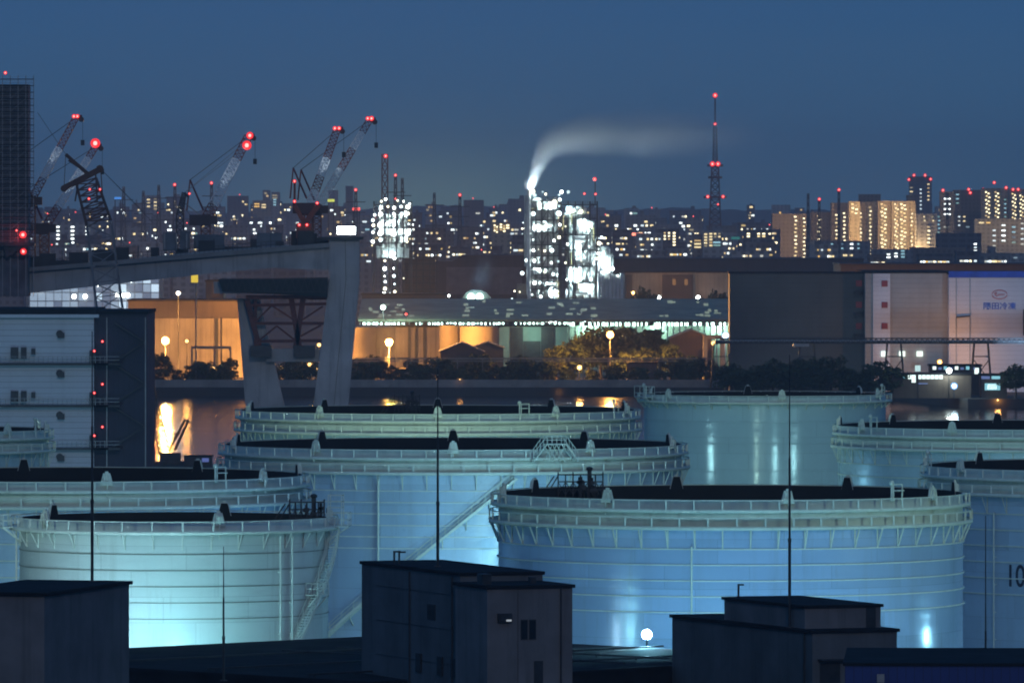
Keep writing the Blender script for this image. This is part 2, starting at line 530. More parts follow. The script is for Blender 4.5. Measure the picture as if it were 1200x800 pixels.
def spiral_stair(t, r, a0, z0, a1, z1, mat, wid=0.95, landing=None):
    """stair hugging the shell with stringers, treads, handrails"""
    n = max(8, int(abs(z1-z0)/0.25))
    def at(k, rr, dz=0.0):
        f = k/n
        return pt(rr, a0+(a1-a0)*f, z0+(z1-z0)*f+dz)
    for rr in (r+0.30, r+0.30+wid):
        mb = MB()
        for k in range(n): mb.bar(at(k, rr), at(k+1, rr), 0.08, 0.30)
        mb.build('stringer', mat, t)
    mb = MB()
    for k in range(n): mb.bar(at(k+0.5, r+0.34, 0.02), at(k+0.5, r+0.26+wid, 0.02), 0.26, 0.05)
    mb.build('treads', mat, t)
    for rr in (r+0.30+wid, r+0.32):
        mb = MB()
        for k in range(0, n, 1):
            mb.bar(at(k, rr, 1.05), at(k+1, rr, 1.05), 0.06)
            mb.bar(at(k, rr, 0.55), at(k+1, rr, 0.55), 0.045)
            if k % 5 == 0: mb.bar(at(k, rr, 0), at(k, rr, 1.05), 0.06)
        mb.build('handrail', mat, t)
    mb = MB()
    for k in range(4, n, 9):
        mb.bar(at(k, r+0.3+wid, -0.1), at(k, r, -1.3), 0.11)
    mb.build('stair_bracket', mat, t)

def platform(t, r, ang, z, wid, dep, mat, name='access_platform', high=1.1, mid=True, x0=0.0):
    """small railed deck standing out from the rim, tangent to it"""
    a = R(ang)
    mb = MB()
    mb.box(-wid/2, wid/2, -dep, 0, -0.10, 0)
    for x in (-wid/2+0.05, 0, wid/2-0.05):
        for y in (-dep+0.05, -0.05):
            mb.bar((x, y, 0), (x, y, high), 0.07)
    for zz in (0.55, high):
        mb.bar((-wid/2, -dep+0.05, zz), (wid/2, -dep+0.05, zz), 0.06)
        for x in (-wid/2+0.05, wid/2-0.05): mb.bar((x, -dep, zz), (x, 0, zz), 0.06)
    for x in (-wid/2+0.1, wid/2-0.1): mb.bar((x, -dep+0.1, -0.1), (x, 0, -1.5), 0.1)
    return mb.build(name, mat, t, pt(r, ang, z), a)

SH1 = shell_mat('shell_cream_white', (0.66, 0.70, 0.66), 0.42, radius=16, tone=0.08, streak=0.5)
SHB = shell_mat('shell_pale_blue', (0.40, 0.53, 0.72), 0.18, radius=25, tone=0.13, streak=0.45, spec=0.9)
SHB2 = shell_mat('shell_pale_blue_grey', (0.42, 0.54, 0.64), 0.34, radius=28, tone=0.13, streak=0.45, spec=0.8)
SHT = shell_mat('shell_pale_teal', (0.46, 0.60, 0.62), 0.16, radius=20, tone=0.05, streak=0.15)
SHT2 = shell_mat('shell_teal_grey', (0.45, 0.58, 0.62), 0.26, radius=27, tone=0.07, streak=0.2)

t1, r1, H1 = tank('cream white oil tank at the front left with a zigzag stair on its flank', 204, 192, 606, 835, SH1,
                  tiers=1, rings=5, chambers=5, off=18.7, rimmat='rim_white', number_posts=34, bw=0.07, bdrop=1.6, ring_mat='ring_dark', ring_gap=1.55, ring_w=0.08)
ta, ra, HA = tank('broad pale blue oil tank at the front behind the bright floodlight', 856, 283, 577, 860, SHB,
                  rings=5, chambers=8, off=12.4, number_posts=54, ring_gap=1.55, bw=0.12, ring_mat='rim_white')
tl, rl, HL = tank('broad pale oil tank just behind the cream white tank, cut by the left edge', 75, 290, 556, 925, SHB2,
                  rings=5, chambers=8, off=13, number_posts=54)
t2, r2, H2 = tank('blue oil tank with dark number ten painted on its shell', 1350, 274, 545, 950, SHB2,
                  rings=6, chambers=10, off=11, number_posts=54)
tm, rm, HM = tank('broad oil tank in the middle with a long diagonal stair up its shell', 531, 277, 520, 1030, SHB2,
                  rings=6, chambers=10, off=0.4, number_posts=60, rimmat='rim', ring_gap=1.35, ring_mat='rim_white')
t3, r3, H3 = tank('teal oil tank with ring stiffeners below the dark channel at the right edge', 1214, 240, 498, 1130, SHT2,
                  rings=6, chambers=10, off=8, number_posts=54, ring_gap=1.6, bw=0.06)
t4, r4, H4 = tank('small visible end of an oil tank in front of the white warehouse', -92, 157, 503, 1120, SHT2,
                  rings=6, chambers=10, off=10, number_posts=40)
tb, rb, HB = tank('broad cream rimmed oil tank at the back below the bridge pier', 513, 239, 480, 1200, SHT2,
                  rings=5, chambers=10, off=0.5, number_posts=60, bw=0.06)
tr, rr_, HR = tank('tall smooth teal oil tank with vertical light streaks, the farthest one', 896, 149, 462, 1320, SHT,
                  tiers=1, rings=0, chambers=6, off=6.4, number_posts=40, bdrop=0.9)
# shallow weld seams of the farthest tank
for zz in (4, 8, 12, 16.2, 19.4):
    mb = MB(); mb.lathe([(rr_+0.006, zz), (rr_+0.05, zz), (rr_+0.05, zz+0.1), (rr_+0.006, zz+0.1)], 120); mb.build('seam', SHT, tr)

# stairs and fittings
spiral_stair(tm, rm, -33, Z(752, 1005), 15.5, HM-3.3, M['rim'])
# railed crossover and landing at the head of the middle tank's stair
mb = MB()
zt = HM-1.0
def q(ang, z, o=1.6): return pt(rm+o, ang, z)
for o in (0.9, 2.1):
    mb.bar(q(19.0, zt-0.3, o), q(22.2, zt+1.7, o), 0.12); mb.bar(q(30.2, zt-0.3, o), q(27.0, zt+1.7, o), 0.12)
    mb.bar(q(22.2, zt+1.7, o), q(27.0, zt+1.7, o), 0.13)
    for h in (0.5, 1.0): mb.bar(q(22.2, zt+1.7+h, o), q(27.0, zt+1.7+h, o), 0.06)
    mb.bar(q(19.0, zt+0.7, o), q(22.2, zt+2.7, o), 0.06); mb.bar(q(30.2, zt+0.7, o), q(27.0, zt+2.7, o), 0.06)
    for k in range(5):
        a = 22.2+k*1.2; mb.bar(q(a, zt+1.7, o), q(a, zt+2.7, o), 0.06)
    for a0_, a1_ in ((22.4, 24.6), (24.6, 22.4), (24.6, 26.8), (26.8, 24.6)):
        mb.bar(q(a0_, zt+1.7, o), q(a1_, zt-0.4, o), 0.08)
    for k in range(4):
        f = k/4; mb.bar(q(19+3.2*f, zt-0.3+2.0*f, o), q(19+3.2*f, zt+0.7+2.0*f, o), 0.05); mb.bar(q(30.2-3.2*f, zt-0.3+2.0*f, o), q(30.2-3.2*f, zt+0.7+2.0*f, o), 0.05)
for k in range(8):
    f = k/8; mb.bar(q(19+3.2*f, zt-0.3+2.0*f, 0.9), q(19+3.2*f, zt-0.3+2.0*f, 2.1), 0.22, 0.04); mb.bar(q(30.2-3.2*f, zt-0.3+2.0*f, 0.9), q(30.2-3.2*f, zt-0.3+2.0*f, 2.1), 0.22, 0.04)
for k in range(12):
    mb.bar(q(22.3+0.4*k, zt+1.72, 0.9), q(22.3+0.4*k, zt+1.72, 2.1), 0.2, 0.04)
mb.build('crossover', M['rim'], tm)
riser(tm, rm, -18, Z(680, 1003), HM-3.6, M['rim'], 0.13)
riser(ta, ra, -10.7, 0.5, HA-4.5, M['rim'], 0.10)
riser(t2, r2, -47, 0.5, H2-4.6, M['rim'], 0.10)
riser(t1, r1, 44, 0.5, H1-1.4, M['rim_white'], 0.10)
riser(t1, r1, 50, 0.5, H1-1.4, M['rim_white'], 0.10)
riser(t1, r1, -83, 0.5, H1-1.2, M['rim_white'], 0.10)
riser(tl, rl, -20, 0.5, HL-4.6, M['rim'], 0.10)
# front left tank: flights on the right flank and a head platform
spiral_stair(t1, r1, 46, H1-13.2, 63, H1-7.2, M['rim_white'])
spiral_stair(t1, r1, 64, H1-7.2, 84, H1-1.1, M['rim_white'])
platform(t1, r1, 64, H1-7.2, 2.4, 1.4, M['rim_white'], 'landing')
o = platform(t1, r1, 86, H1-0.75, 3.4, 2.2, M['rim_white'], 'access_platform', 1.25)
mb = MB()
for (x, y) in ((-1.2, -1.6), (1.2, -1.6), (-1.2, -0.3), (1.2, -0.3)):
    mb.bar((x, y, 0), (x, y, 3.1), 0.09)
for k in range(9): mb.bar((-0.35, -1.62, 0.3+0.33*k), (0.35, -1.62, 0.3+0.33*k), 0.05)
for zz in (1.8, 2.4, 3.0):
    mb.bar((-1.2, -1.6, zz), (1.2, -1.6, zz), 0.06); mb.bar((-1.2, -0.3, zz), (1.2, -0.3, zz), 0.06)
    mb.bar((-1.2, -1.6, zz), (-1.2, -0.3, zz), 0.06); mb.bar((1.2, -1.6, zz), (1.2, -0.3, zz), 0.06)
mb.build('ladder_cage', M['rim_white'], t1, pt(r1, 82, H1-0.75), R(86))
platform(t1, r1, -80, H1-0.75, 2.6, 1.9, M['rim_white'], 'access_platform', 1.15)
# gauge stands on the near rims
def gauge(t, r, H, ang, mat='rim', name='gauge_stand'):
    mb = MB()
    mb.box(-0.55, 0.75, -0.5, 0.1, 0.75, 0.85)
    for x in (-0.5, 0.7): mb.bar((x, -0.2, -0.2), (x, -0.2, 1.4), 0.11)
    mb.bar((-0.5, -0.2, 1.4), (0.7, -0.2, 1.4), 0.09)
    mb.ball((-0.75, -0.2, 1.55), 0.28, 8); mb.bar((-0.75, -0.2, -0.2), (-0.75, -0.2, 1.5), 0.13)
    mb.build(name, M[mat], t, pt(r+0.3, ang, H), R(ang))
gauge(ta, ra, HA, 42); gauge(tb, rb, HB, 25.5); gauge(tb, rb, HB, 62); gauge(tr, rr_, HR, 70); gauge(tl, rl, HL, 42)
gauge(t3, r3, H3, -56); gauge(t4, r4, H4, 66); gauge(tr, rr_, HR, -75); gauge(t2, r2, H2, -78)
platform(tr, rr_, -73, HR-0.2, 5.5, 1.6, M['rim'], 'access_platform', 1.6)
# dark gauging gantries on the far side of two floating roof tanks
def gantry(t, r, H, ang, wid, seed, name='gauging_gantry'):
    rnd = random.Random(seed)
    mb = MB()
    for lv in (0.3, 1.5, 2.6):
        for y in (-1.2, 0.4):
            mb.bar((-wid/2, y, lv), (wid/2, y, lv), 0.11)
        for x in (-wid/2, wid/2): mb.bar((x, -1.2, lv), (x, 0.4, lv), 0.11)
    k = 7
    for i in range(k):
        x = -wid/2 + wid*i/(k-1)
        for y in (-1.2, 0.4): mb.bar((x, y, -2.5), (x, y, 2.6+(0.0 if i % 2 else 0.4)), 0.12)
        if i < k-1:
            mb.bar((x, -1.2, -0.5), (x+wid/(k-1), -1.2, 1.5), 0.09); mb.bar((x+wid/(k-1), -1.2, -0.5), (x, -1.2, 1.5), 0.09)
    mb.bar((-wid/2-1.6, -0.5, -1.5), (-wid/2, -0.5, 2.4), 0.14); mb.bar((-wid/2-2.2, -0.9, -1.5), (-wid/2-0.4, -0.9, 2.4), 0.14)
    for _ in range(7):
        x, z = rnd.uniform(-0.2, wid*0.42), rnd.uniform(-0.4, 1.8)
        mb.tube((x, -1.3, z), (x, 0.2, z), rnd.uniform(0.22, 0.42), n=8)
        mb.tube((x, -0.6, -1.5), (x, -0.6, z+0.8), 0.13, n=6)
    mb.tube((wid*0.2, -0.4, -1), (wid*0.2, -0.4, 3.6), 0.22, n=8); mb.ball((wid*0.2, -0.4, 3.5), 0.36, 8)
    o = mb.build(name, M['dark_steel'], t, pt(r-1.0, ang, H-0.4), 0)
    o.scale = (1, 1, 0.66)
gantry(ta, ra, HA, 222, 4.6, 1)
gantry(t1, r1, H1, 114, 3.4, 2)
gantry(tb, rb, HB, 190, 3.6, 5)
# painted tank number
def text_mesh(name, body, size, mat, extrude=0.02, bend_r=None, align='CENTER', bold=0.0):
    cu = bpy.data.curves.new(name, 'FONT'); cu.body = body; cu.size = size; cu.extrude = extrude; cu.offset = bold
    cu.align_x = align; cu.align_y = 'CENTER'
    ob = bpy.data.objects.new(name, cu); COL.objects.link(ob)
    dg = bpy.context.evaluated_depsgraph_get(); dg.update()
    me = bpy.data.meshes.new_from_object(ob.evaluated_get(dg))
    bpy.data.objects.remove(ob); bpy.data.curves.remove(cu)
    for v in me.vertices:                     # stand it up: text x,y -> x,z facing -y
        x, y, z = v.co
        yy = -z
        if bend_r: yy += x*x/(2*bend_r)
        v.co = (x, yy, y)
    me.materials.clear(); me.materials.append(mat)
    return me
me = text_mesh('tank_number', '10', 3.4, M['digits'], 0.015, r2, bold=0.03)
xs = [v.co.x for v in me.vertices]
o = place('tank_number', me, t2, pt(r2+0.05, -40.6, Z(678, 926)), R(-40.6))
o.scale = (0.8, 1, 1)

# ================================================================ foreground buildings and masts
def corner_block(px_corner, ytop, D, alpha, L_left, L_right, zbase=0.0, ztop=None):
    """rectangle whose front corner stands at px_corner; right side runs along (cos a, sin a), left side along (-sin a, cos a)"""
    a = R(alpha)
    c = Vector((X(px_corner, D), D)); ur = Vector((math.cos(a), math.sin(a))); ul = Vector((-math.sin(a), math.cos(a)))
    pts = [c, c+ur*L_right, c+ur*L_right+ul*L_left, c+ul*L_left]
    return c, a, (Z(ytop, D) if ztop is None else ztop)

def flat_roofed(name, label, cat, px_corner, ytop, D, alpha, LR, LL, wall, zbase=0, eave=0.25, group=None, t=None, roofname='roof', wallname='wall'):
    """local x along the right face, local y along the left face, origin at the front corner"""
    h = Z(ytop, D)
    if t is None:
        t = thing(name, label, cat, (X(px_corner, D), D, 0), R(alpha), group)
    mb = MB(); mb.box(0, LR, 0, LL, zbase, h-0.30)
    w_ = mb.build(wallname, wall, t)
    mb = MB()
    mb.box(-eave, LR+eave, -eave, LL+eave, h-0.297, h)
    mb.build(roofname, M['roof_dark'], t)
    return t, h

# left box
t, h = flat_roofed('pump_house', 'plain dark flat roofed block at the bottom left corner with a mast behind it', 'building', 52, 694, 700, 75, 23, 9.0, M['wall_grey'])
# central building: tall stair block with a lower wing in front
D0 = 720
t = thing('substation_building', 'dark stepped concrete building in front of the diagonal stair tank', 'building', (X(571, D0), D0, 0), R(20))
def cb(x0, x1, y0, y1, ytop, wall, name='wall', eave=0.2, dz=0):
    h = Z(ytop, D0+dz)
    mb = MB(); mb.box(x0, x1, y0, y1, 0, h-0.28); mb.build(name, wall, t)
    mb = MB(); mb.box(x0-eave, x1+eave, y0-eave, y1+eave, h-0.277, h); mb.build('roof', M['roof_dark'], t)
    return h
k = D0/F
hw = cb(0, 100*k/math.cos(R(20)), 0, 8, 686, M['wall_grey'])
ht = cb(0.5, 8.0, 8.21, 34, 667, M['wall_grey_b'], eave=0.15, dz=14)
# fittings of the right face
mb = MB(); mb.box(0.9, 2.1, -0.42, -0.003, hw-3.1, hw-2.35); mb.box(1.0, 2.0, -0.46, -0.422, hw-3.0, hw-2.45)
mb.build('wall_unit', M['dark_steel'], t)
mb = MB(); mb.box(1.55, 2.0, -0.5, -0.462, hw-3.0, hw-2.85); mb.build('wall_unit_strip', emit('dim_strip', (0.8, 0.9, 1.0), 0.45), t)  # air conditioning unit; its small front strip is given a dim glow
for x in (3.0, 3.75):
    mb = MB(); mb.box(x, x+0.62, -0.05, -0.003, hw-4.6, hw-2.9); f_ = mb.build('window', M['dark_steel'], t)
    mb = MB(); mb.box(x+0.06, x+0.56, -0.075, -0.052, hw-4.5, hw-3.0); mb.build('pane', M['glass_dark'], f_)
mb = MB(); mb.box(4.2, 5.0, -0.06, -0.003, hw-8.6, hw-6.4); mb.build('door', M['dark_steel'], t)
mb = MB(); mb.box(0.44, 0.497, 14.5, 16.5, Z(725, D0+16), Z(707, D0+16)); mb.build('louvre', M['black'], t)
for y in (26.0, 27.3):
    mb = MB(); mb.bar((1.2, y, 0), (1.2, y, Z(645, D0+26)), 0.14); mb.bar((1.2, y, Z(646, D0+26)), (1.8, y, Z(646, D0+26)), 0.14); mb.build('vent_pipe', M['dark_steel'], t)
# horizontal joints on the tall block
for zz in range(4, 20, 3):
    mb = MB(); mb.box(0.46, 0.499, 8.3, 30, zz, zz+0.07); mb.build('wall_joint', M['dark_steel'], t)

for y in (10.0, 21.0):
    mb = MB(); mb.bar((0.38, y, 0), (0.38, y, ht-0.4), 0.12); mb.build('downpipe', M['dark_steel'], t)
mb = MB()
for y0 in (9.0, 12.5, 18.0): mb.box(0.36, 0.457, y0, y0+1.3, ht-9.0, ht-7.4)
mb.build('shutter', M['black'], t)
mb = MB(); mb.bar((6.6, -0.1, 0), (6.6, -0.1, hw-0.35), 0.12); mb.build('downpipe', M['dark_steel'], t)
mb = MB(); mb.bar((2.75, -0.03, 0), (2.75, -0.03, hw-0.3), 0.03); mb.build('wall_joint', M['dark_steel'], t)
mb = MB(); mb.box(0.3, 1.1, 2.0, 3.4, hw+0.003, hw+0.9); mb.box(5.0, 5.5, 3.0, 3.6, hw+0.003, hw+0.55); mb.build('roof_unit', M['dark_steel'], t)
# right building
D1 = 735
t = thing('control_building', 'dark two level building at the foot of the broad blue tank', 'building', (X(952, D1), D1, 0), R(22))
k = D1/F
def rb_(x0, x1, y0, y1, ytop, wall, eave=0.2):
    h = Z(ytop, D1)
    mb = MB(); mb.box(x0, x1, y0, y1, 0, h-0.28); mb.build('wall', wall, t)
    mb = MB(); mb.box(x0-eave, x1+eave, y0-eave, y1+eave, h-0.277, h); mb.build('roof', M['roof_dark'], t)
    return h
h1 = rb_(0, 8.0, 0, 157*k/math.sin(R(22)), 738, M['wall_grey_b'])
xx = 7.0
mb = MB()
hu = Z(703, D1+12)
mb.box(0.4, 7.6, 2.5, 20.0, h1-0.01, hu-0.25); mb.build('rooftop_room', M['wall_grey'], t)
mb = MB(); mb.box(0.2, 7.8, 2.3, 20.2, hu-0.247, hu); mb.build('roof', M['roof_dark'], t)
mb = MB(); mb.box(6.2, 7.1, 2.43, 2.497, h1, h1+1.9); mb.build('door', M['dark_steel'], t)
mb = MB(); mb.box(0.7, 2.6, -0.05, -0.003, Z(800, D1), Z(777, D1)); mb.build('door', M['dark_steel'], t)
mb = MB(); mb.box(0.5, 3.6, -0.9, -0.003, Z(774, D1), Z(772, D1)); mb.build('canopy', M['dark_steel'], t)
mb = MB(); mb.bar((-0.09, 1.6, 0), (-0.09, 1.6, h1-0.35), 0.14); mb.build('downpipe', M['dark_steel'], t)
mb = MB(); mb.bar((2.2, 21, h1), (2.2, 21, Z(684, D1+20)), 0.14); mb.bar((2.2, 21, Z(685, D1+20)), (2.7, 21, Z(685, D1+20)), 0.14); mb.build('vent_pipe', M['dark_steel'], t)

# blue clad shed at the lower right corner
D2 = 690
t = thing('blue_clad_shed', 'low shed with dark blue sheet cladding at the bottom right corner', 'shed', (X(990, D2), D2, 0), R(-3))
hb = Z(776, D2)
mb = MB(); mb.box(0, 34, 0, 24, 0, hb-0.25); mb.build('wall', M['blue_sheet'], t)
mb = MB(); mb.box(-0.15, 34, -0.15, 24, hb-0.247, hb); mb.build('roof', M['roof_dark'], t)
mb = MB(); mb.box(2.6, 3.2, -0.35, -0.003, Z(799, D2), Z(789, D2)); mb.build('wall_box', M['grey_steel'], t)

# long low sheds whose dark roofs hide the tank feet
def long_shed(label, a, b, depth):
    (pa, ya, za), (pb, yb, zb) = a, b
    A = Vector((X(pa, za), za)); B = Vector((X(pb, zb), zb))
    h = Z(ya, za)
    d = (B-A); L = d.length; ang = math.atan2(d.y, d.x)
    t = thing('long_shed', label, 'shed', (A.x, A.y, 0), ang, 'low dark sheds before the tanks')
    mb = MB(); mb.box(0, L, -depth, 0, 0, h-0.35); mb.build('wall', M['roof_dark'], t)
    mb = MB()
    mb.add([(-0.3, 0.3, h-0.347), (L+0.3, 0.3, h-0.347), (L+0.3, 0.3, h), (-0.3, 0.3, h), (-0.3, -depth-0.3, h-0.347), (L+0.3, -depth-0.3, h-0.347), (L+0.3, -depth-0.3, h-0.05), (-0.3, -depth-0.3, h-0.05)],
           [(1,0,3,2),(4,5,6,7),(3,7,6,2),(0,4,7,3),(5,1,2,6),(4,0,1,5)])
    mb.build('roof', M['roof_dark'], t)
    mb = MB()
    for f in (0.35, 0.62, 0.85):
        mb.bar((0.2, -depth*f, h+0.22), (L-0.2, -depth*f*1.02, h+0.22), 0.16)
    for i in range(int(L/5)):
        for f in (0.35, 0.62, 0.85): mb.bar((1+5*i, -depth*f, h-0.1), (1+5*i, -depth*f, h+0.2), 0.1)
    mb.build('roof_pipe', M['dark_steel'], t)
    return t
long_shed('long low dark shed between the left block and the stepped building', (-60, 769, 778), (470, 743, 818), 56)
long_shed('low dark shed roof in front of the glaring cool floodlight', (560, 752.5, 803), (905, 770, 776), 30)
long_shed('low dark shed behind the blue clad shed at the right edge', (1000, 771, 774), (1330, 754, 801), 29)

# lightning masts
def mast(label, px, ytop, zb, D, r0=0.13):
    zt = Z(ytop, D)
    t = thing('lightning_mast', label, 'mast', (X(px, D), D, zb), 0, 'slender lightning masts on the near roofs')
    L = zt-zb
    a, b = L*0.32, L*0.62
    mb = MB()
    mb.tube((0,0,0), (0,0,a), r0, r0, 8); mb.tube((0,0,a), (0,0,b), r0*0.74, r0*0.74, 8); mb.tube((0,0,b), (0,0,L), r0*0.5, r0*0.3, 8)
    mb.tube((0,0,a-0.15), (0,0,a+0.15), r0*1.25, r0*1.25, 8)
    mb.build('pole', M['dark_steel'], t)
    mb = MB(); mb.box(-0.3, 0.3, -0.3, 0.3, 0.002, 0.08); mb.build('base_plate', M['dark_steel'], t)
mast('lightning mast rising from the plain dark block at the bottom left', 108, 388, Z(694, 700), 721)
mast('short pale mast standing on the long low shed before the cream white tank', 262, 640, Z(769, 778), 738, 0.11)
mast('lightning mast on the stepped building, crossing the diagonal stair tank', 513, 432, ht, 740)
mast('lightning mast on the control building, crossing the broad blue tank', 925.3, 415, h1, 739.7)
mast('lightning mast in front of the blue tank with the number', 1155, 604, 0, 729, 0.12)

# ================================================================ floodlights of the tank yard
def floodlight(label, loc, target, energy, col=(0.42, 0.74, 1.0), cone=165, head=0.55, pole=True, mat=None, vis=True, extra=None):
    t = thing('floodlight', label, 'floodlight', (loc[0], loc[1], 0), 0, 'floodlights of the tank yard')
    z = loc[2]
    d = (Vector(target) - Vector(loc)); d.normalize()
    if pole:
        mb = MB(); mb.tube((0, 0, 0), (0, 0, z-0.3), 0.11, 0.08, 8); mb.build('pole', M['dark_steel'], t)
    mb = MB()
    c = Vector((0, 0, z))
    mb.tube(c - d*0.42, c, head*0.55, head*1.05, 12); hd = mb.build('housing', M['dark_steel'], t)
    mb = MB(); mb.tube(c + d*0.003, c + d*0.04, head*0.98, head*0.98, 20); ln_ = mb.build('lens', COOL_HALO if mat else L_CYAN, t)  # on the glaring lamp this blue ring imitates a halo
    if mat:
        mb = MB(); mb.tube(c + d*0.043, c + d*0.07, head*0.72, head*0.66, 20); mb.build('bulb', mat, ln_)
    o = light('flood_beam', 'SPOT', c + d*0.12, col, energy, head*0.7, c + d*10, cone, 0.55, t)
    return t
# lamps: hidden behind the near sheds and between the tanks, one in plain sight
def gx(px, D): return X(px, D)
def fl(label, px, D, z, tpx, tD, tz, e, **kw):
    floodlight(label, (X(px, D), D, z), (X(tpx, tD), tD, tz), e, **kw)
K = 1.0
WC = (0.32, 0.86, 1.0); WB = (0.42, 0.76, 1.0)
CY = (0.25, 0.72, 1.0); BL = (0.20, 0.56, 1.0); TE = (0.40, 0.90, 0.95); GR = (0.58, 1.0, 0.86)
# the glaring lamp stands at the rear eave of the shed and is turned half towards the photographer
fl('glaring cool floodlight on a pole in front of the broad blue tank', 758, 797, Z(743, 797), 700, 700, 6, 7000*K, col=CY, head=0.62, mat=emit('lamp_glare', (0.6, 0.9, 1.0), 220))
fl('low floodlight hidden behind the shed, washing the foot of the cream white tank', 205, 804.5, 8.0, 195, 819, 7.5, 12500*K, col=WC)
fl('low floodlight hidden behind the shed, left of the cream white tank', 70, 808, 6, 110, 822, 12, 8500*K, col=WB)
fl('low floodlight hidden behind the shed, right of the cream white tank', 330, 806, 7, 320, 822, 9, 9500*K, col=WB)
fl('low floodlight behind the shed, washing the left of the broad blue tank', 690, 798, 6, 720, 845, 11, 10000*K, col=BL)
fl('low floodlight behind the glaring lamp, washing the middle of the broad blue tank', 800, 813, 6, 806, 838, 11, 12500*K, col=CY)
fl('low floodlight behind the control building, washing the broad blue tank', 960, 806, 6, 930, 838, 12, 6500*K, col=BL)
fl('low floodlight behind the control building, washing the right flank of the broad blue tank', 1100, 818, 6, 1060, 845, 9, 8500*K, col=CY)
fl('floodlight at the right edge beside the broad blue tank', 1405, 858, 8, 1092, 846, 10, 5000*K, col=CY)
fl('floodlight at the foot of the numbered tank', 1190, 868, 4, 1230, 925, 12, 17000*K, col=BL)
fl('unseen floodlight mast added beyond the right edge for the tank rims', 1560, 815, 27, 1000, 850, 22, 16000*K, col=GR)  # mast added out of view to light the tank rims from the front
fl('unseen floodlight mast added beyond the left edge for the tank rims', -330, 800, 27, 300, 870, 22, 12000*K, col=GR)  # second added mast, also out of view, for the rims
# gap between the front row and the middle tank
fl('floodlight in the gap left of the diagonal stair tank', 420, 930, 4, 440, 1003, 12, 11000*K, col=BL)
fl('floodlight in the gap behind the stepped building', 563, 938, 10, 420, 960, 14, 9000*K, col=CY)
fl('floodlight in the gap behind the stepped building, turned to the diagonal stair', 545, 950, 6, 540, 1003, 12, 7000*K, col=BL)
fl('floodlight behind the broad blue tank, at the foot of the diagonal stair tank', 650, 980, 11, 575, 1003, 13, 13000*K, col=CY)
fl('floodlight lighting the right end of the middle tank', 800, 940, 8, 730, 1012, 20, 20000*K, col=GR)
fl('floodlight behind the cream white tank, on the broad pale tank', 200, 865, 6, 180, 900, 18, 9000*K, col=BL)
fl('floodlight between the two left tanks', 380, 893, 6, 330, 915, 18, 9000*K, col=BL)
fl('floodlight at the left edge, on the broad pale tank', -60, 860, 6, 0, 900, 18, 10000*K, col=TE)
# back rows
fl('floodlight behind the broad pale tank, lighting the tank end by the warehouse', 70, 1040, 6, 30, 1110, 16, 14000*K, col=CY)
fl('floodlight between the middle tank and the back tank, left', 330, 1110, 7, 400, 1178, 20, 40000*K, col=GR)
fl('floodlight between the middle tank and the back tank, right', 650, 1110, 7, 620, 1178, 20, 40000*K, col=GR)
fl('floodlight behind the back tank, raking the farthest tank from its left', 600-18/0.1268, 1268, 12, 860, 1303, 15, 14000*K, col=TE, head=0.9)
fl('floodlight at the foot of the farthest tank, middle', 600+50.2/0.1231, 1231, 11, 905, 1300, 14, 15000*K, col=TE, head=0.9)
fl('floodlight at the foot of the farthest tank, right', 600+69.6/0.12476, 1247.6, 12, 930, 1302, 14, 12000*K, col=TE, head=0.9)
fl('floodlight behind the middle tank, raking the ringed teal tank', 600-4/0.115, 1150, 12, 1010, 1117, 14, 12000*K, col=CY, head=0.8)
fl('floodlight behind the broad blue tank, at the ringed teal tank', 1040, 1046, 6, 1060, 1110, 14, 14000*K, col=CY, head=0.8)
fl('floodlight behind the numbered tank, at the ringed teal tank', 1180, 1040, 8, 1200, 1105, 18, 18000*K, col=TE)
fl('yard floodlight behind the tank end, turned up at the white warehouse', 20, 1395, 3, 40, 1480, 16, 22000*K, col=(0.30, 0.70, 1.0), cone=120)

# ================================================================ the white warehouse at the left
DW = 1480
t = thing('cold_store', 'white multi storey warehouse with dark balconies at the left edge', 'warehouse', (X(110, DW), DW, 0), R(0))
kx = DW/F
Lw = 30.0
Hw = Z(372, DW)
fl_z = [Z(y, DW) for y in (426, 475, 525)]
side = 62*kx
mb = MB(); mb.box(-Lw, 0, 0, 34, 0, Hw); mb.build('wall', M['white_sheet'], t)
wall_dk = clad('shaded_side_sheet', (0.045, 0.05, 0.075), 0.9, 0.7, 0.2, 0.2, 'V')  # less lit side: its shade is put into this dark sheet colour
mb = MB(); mb.box(0.005, side, 1.2, 34, 0, Z(368, DW)); mb.build('stair_tower', wall_dk, t)
mb = MB(); mb.box(-Lw, 0.9, -1.2, 34.3, Hw+0.003, Hw+0.55); mb.build('cornice', M['white_sheet'], t)
mb = MB(); mb.box(-Lw, 0.4, -0.9, 34, Hw+0.553, Z(362, DW)); mb.box(0.403, side+0.2, 0.6, 34.2, Z(368, DW)+0.003, Z(364, DW)); mb.build('roof', M['roof_dark'], t)
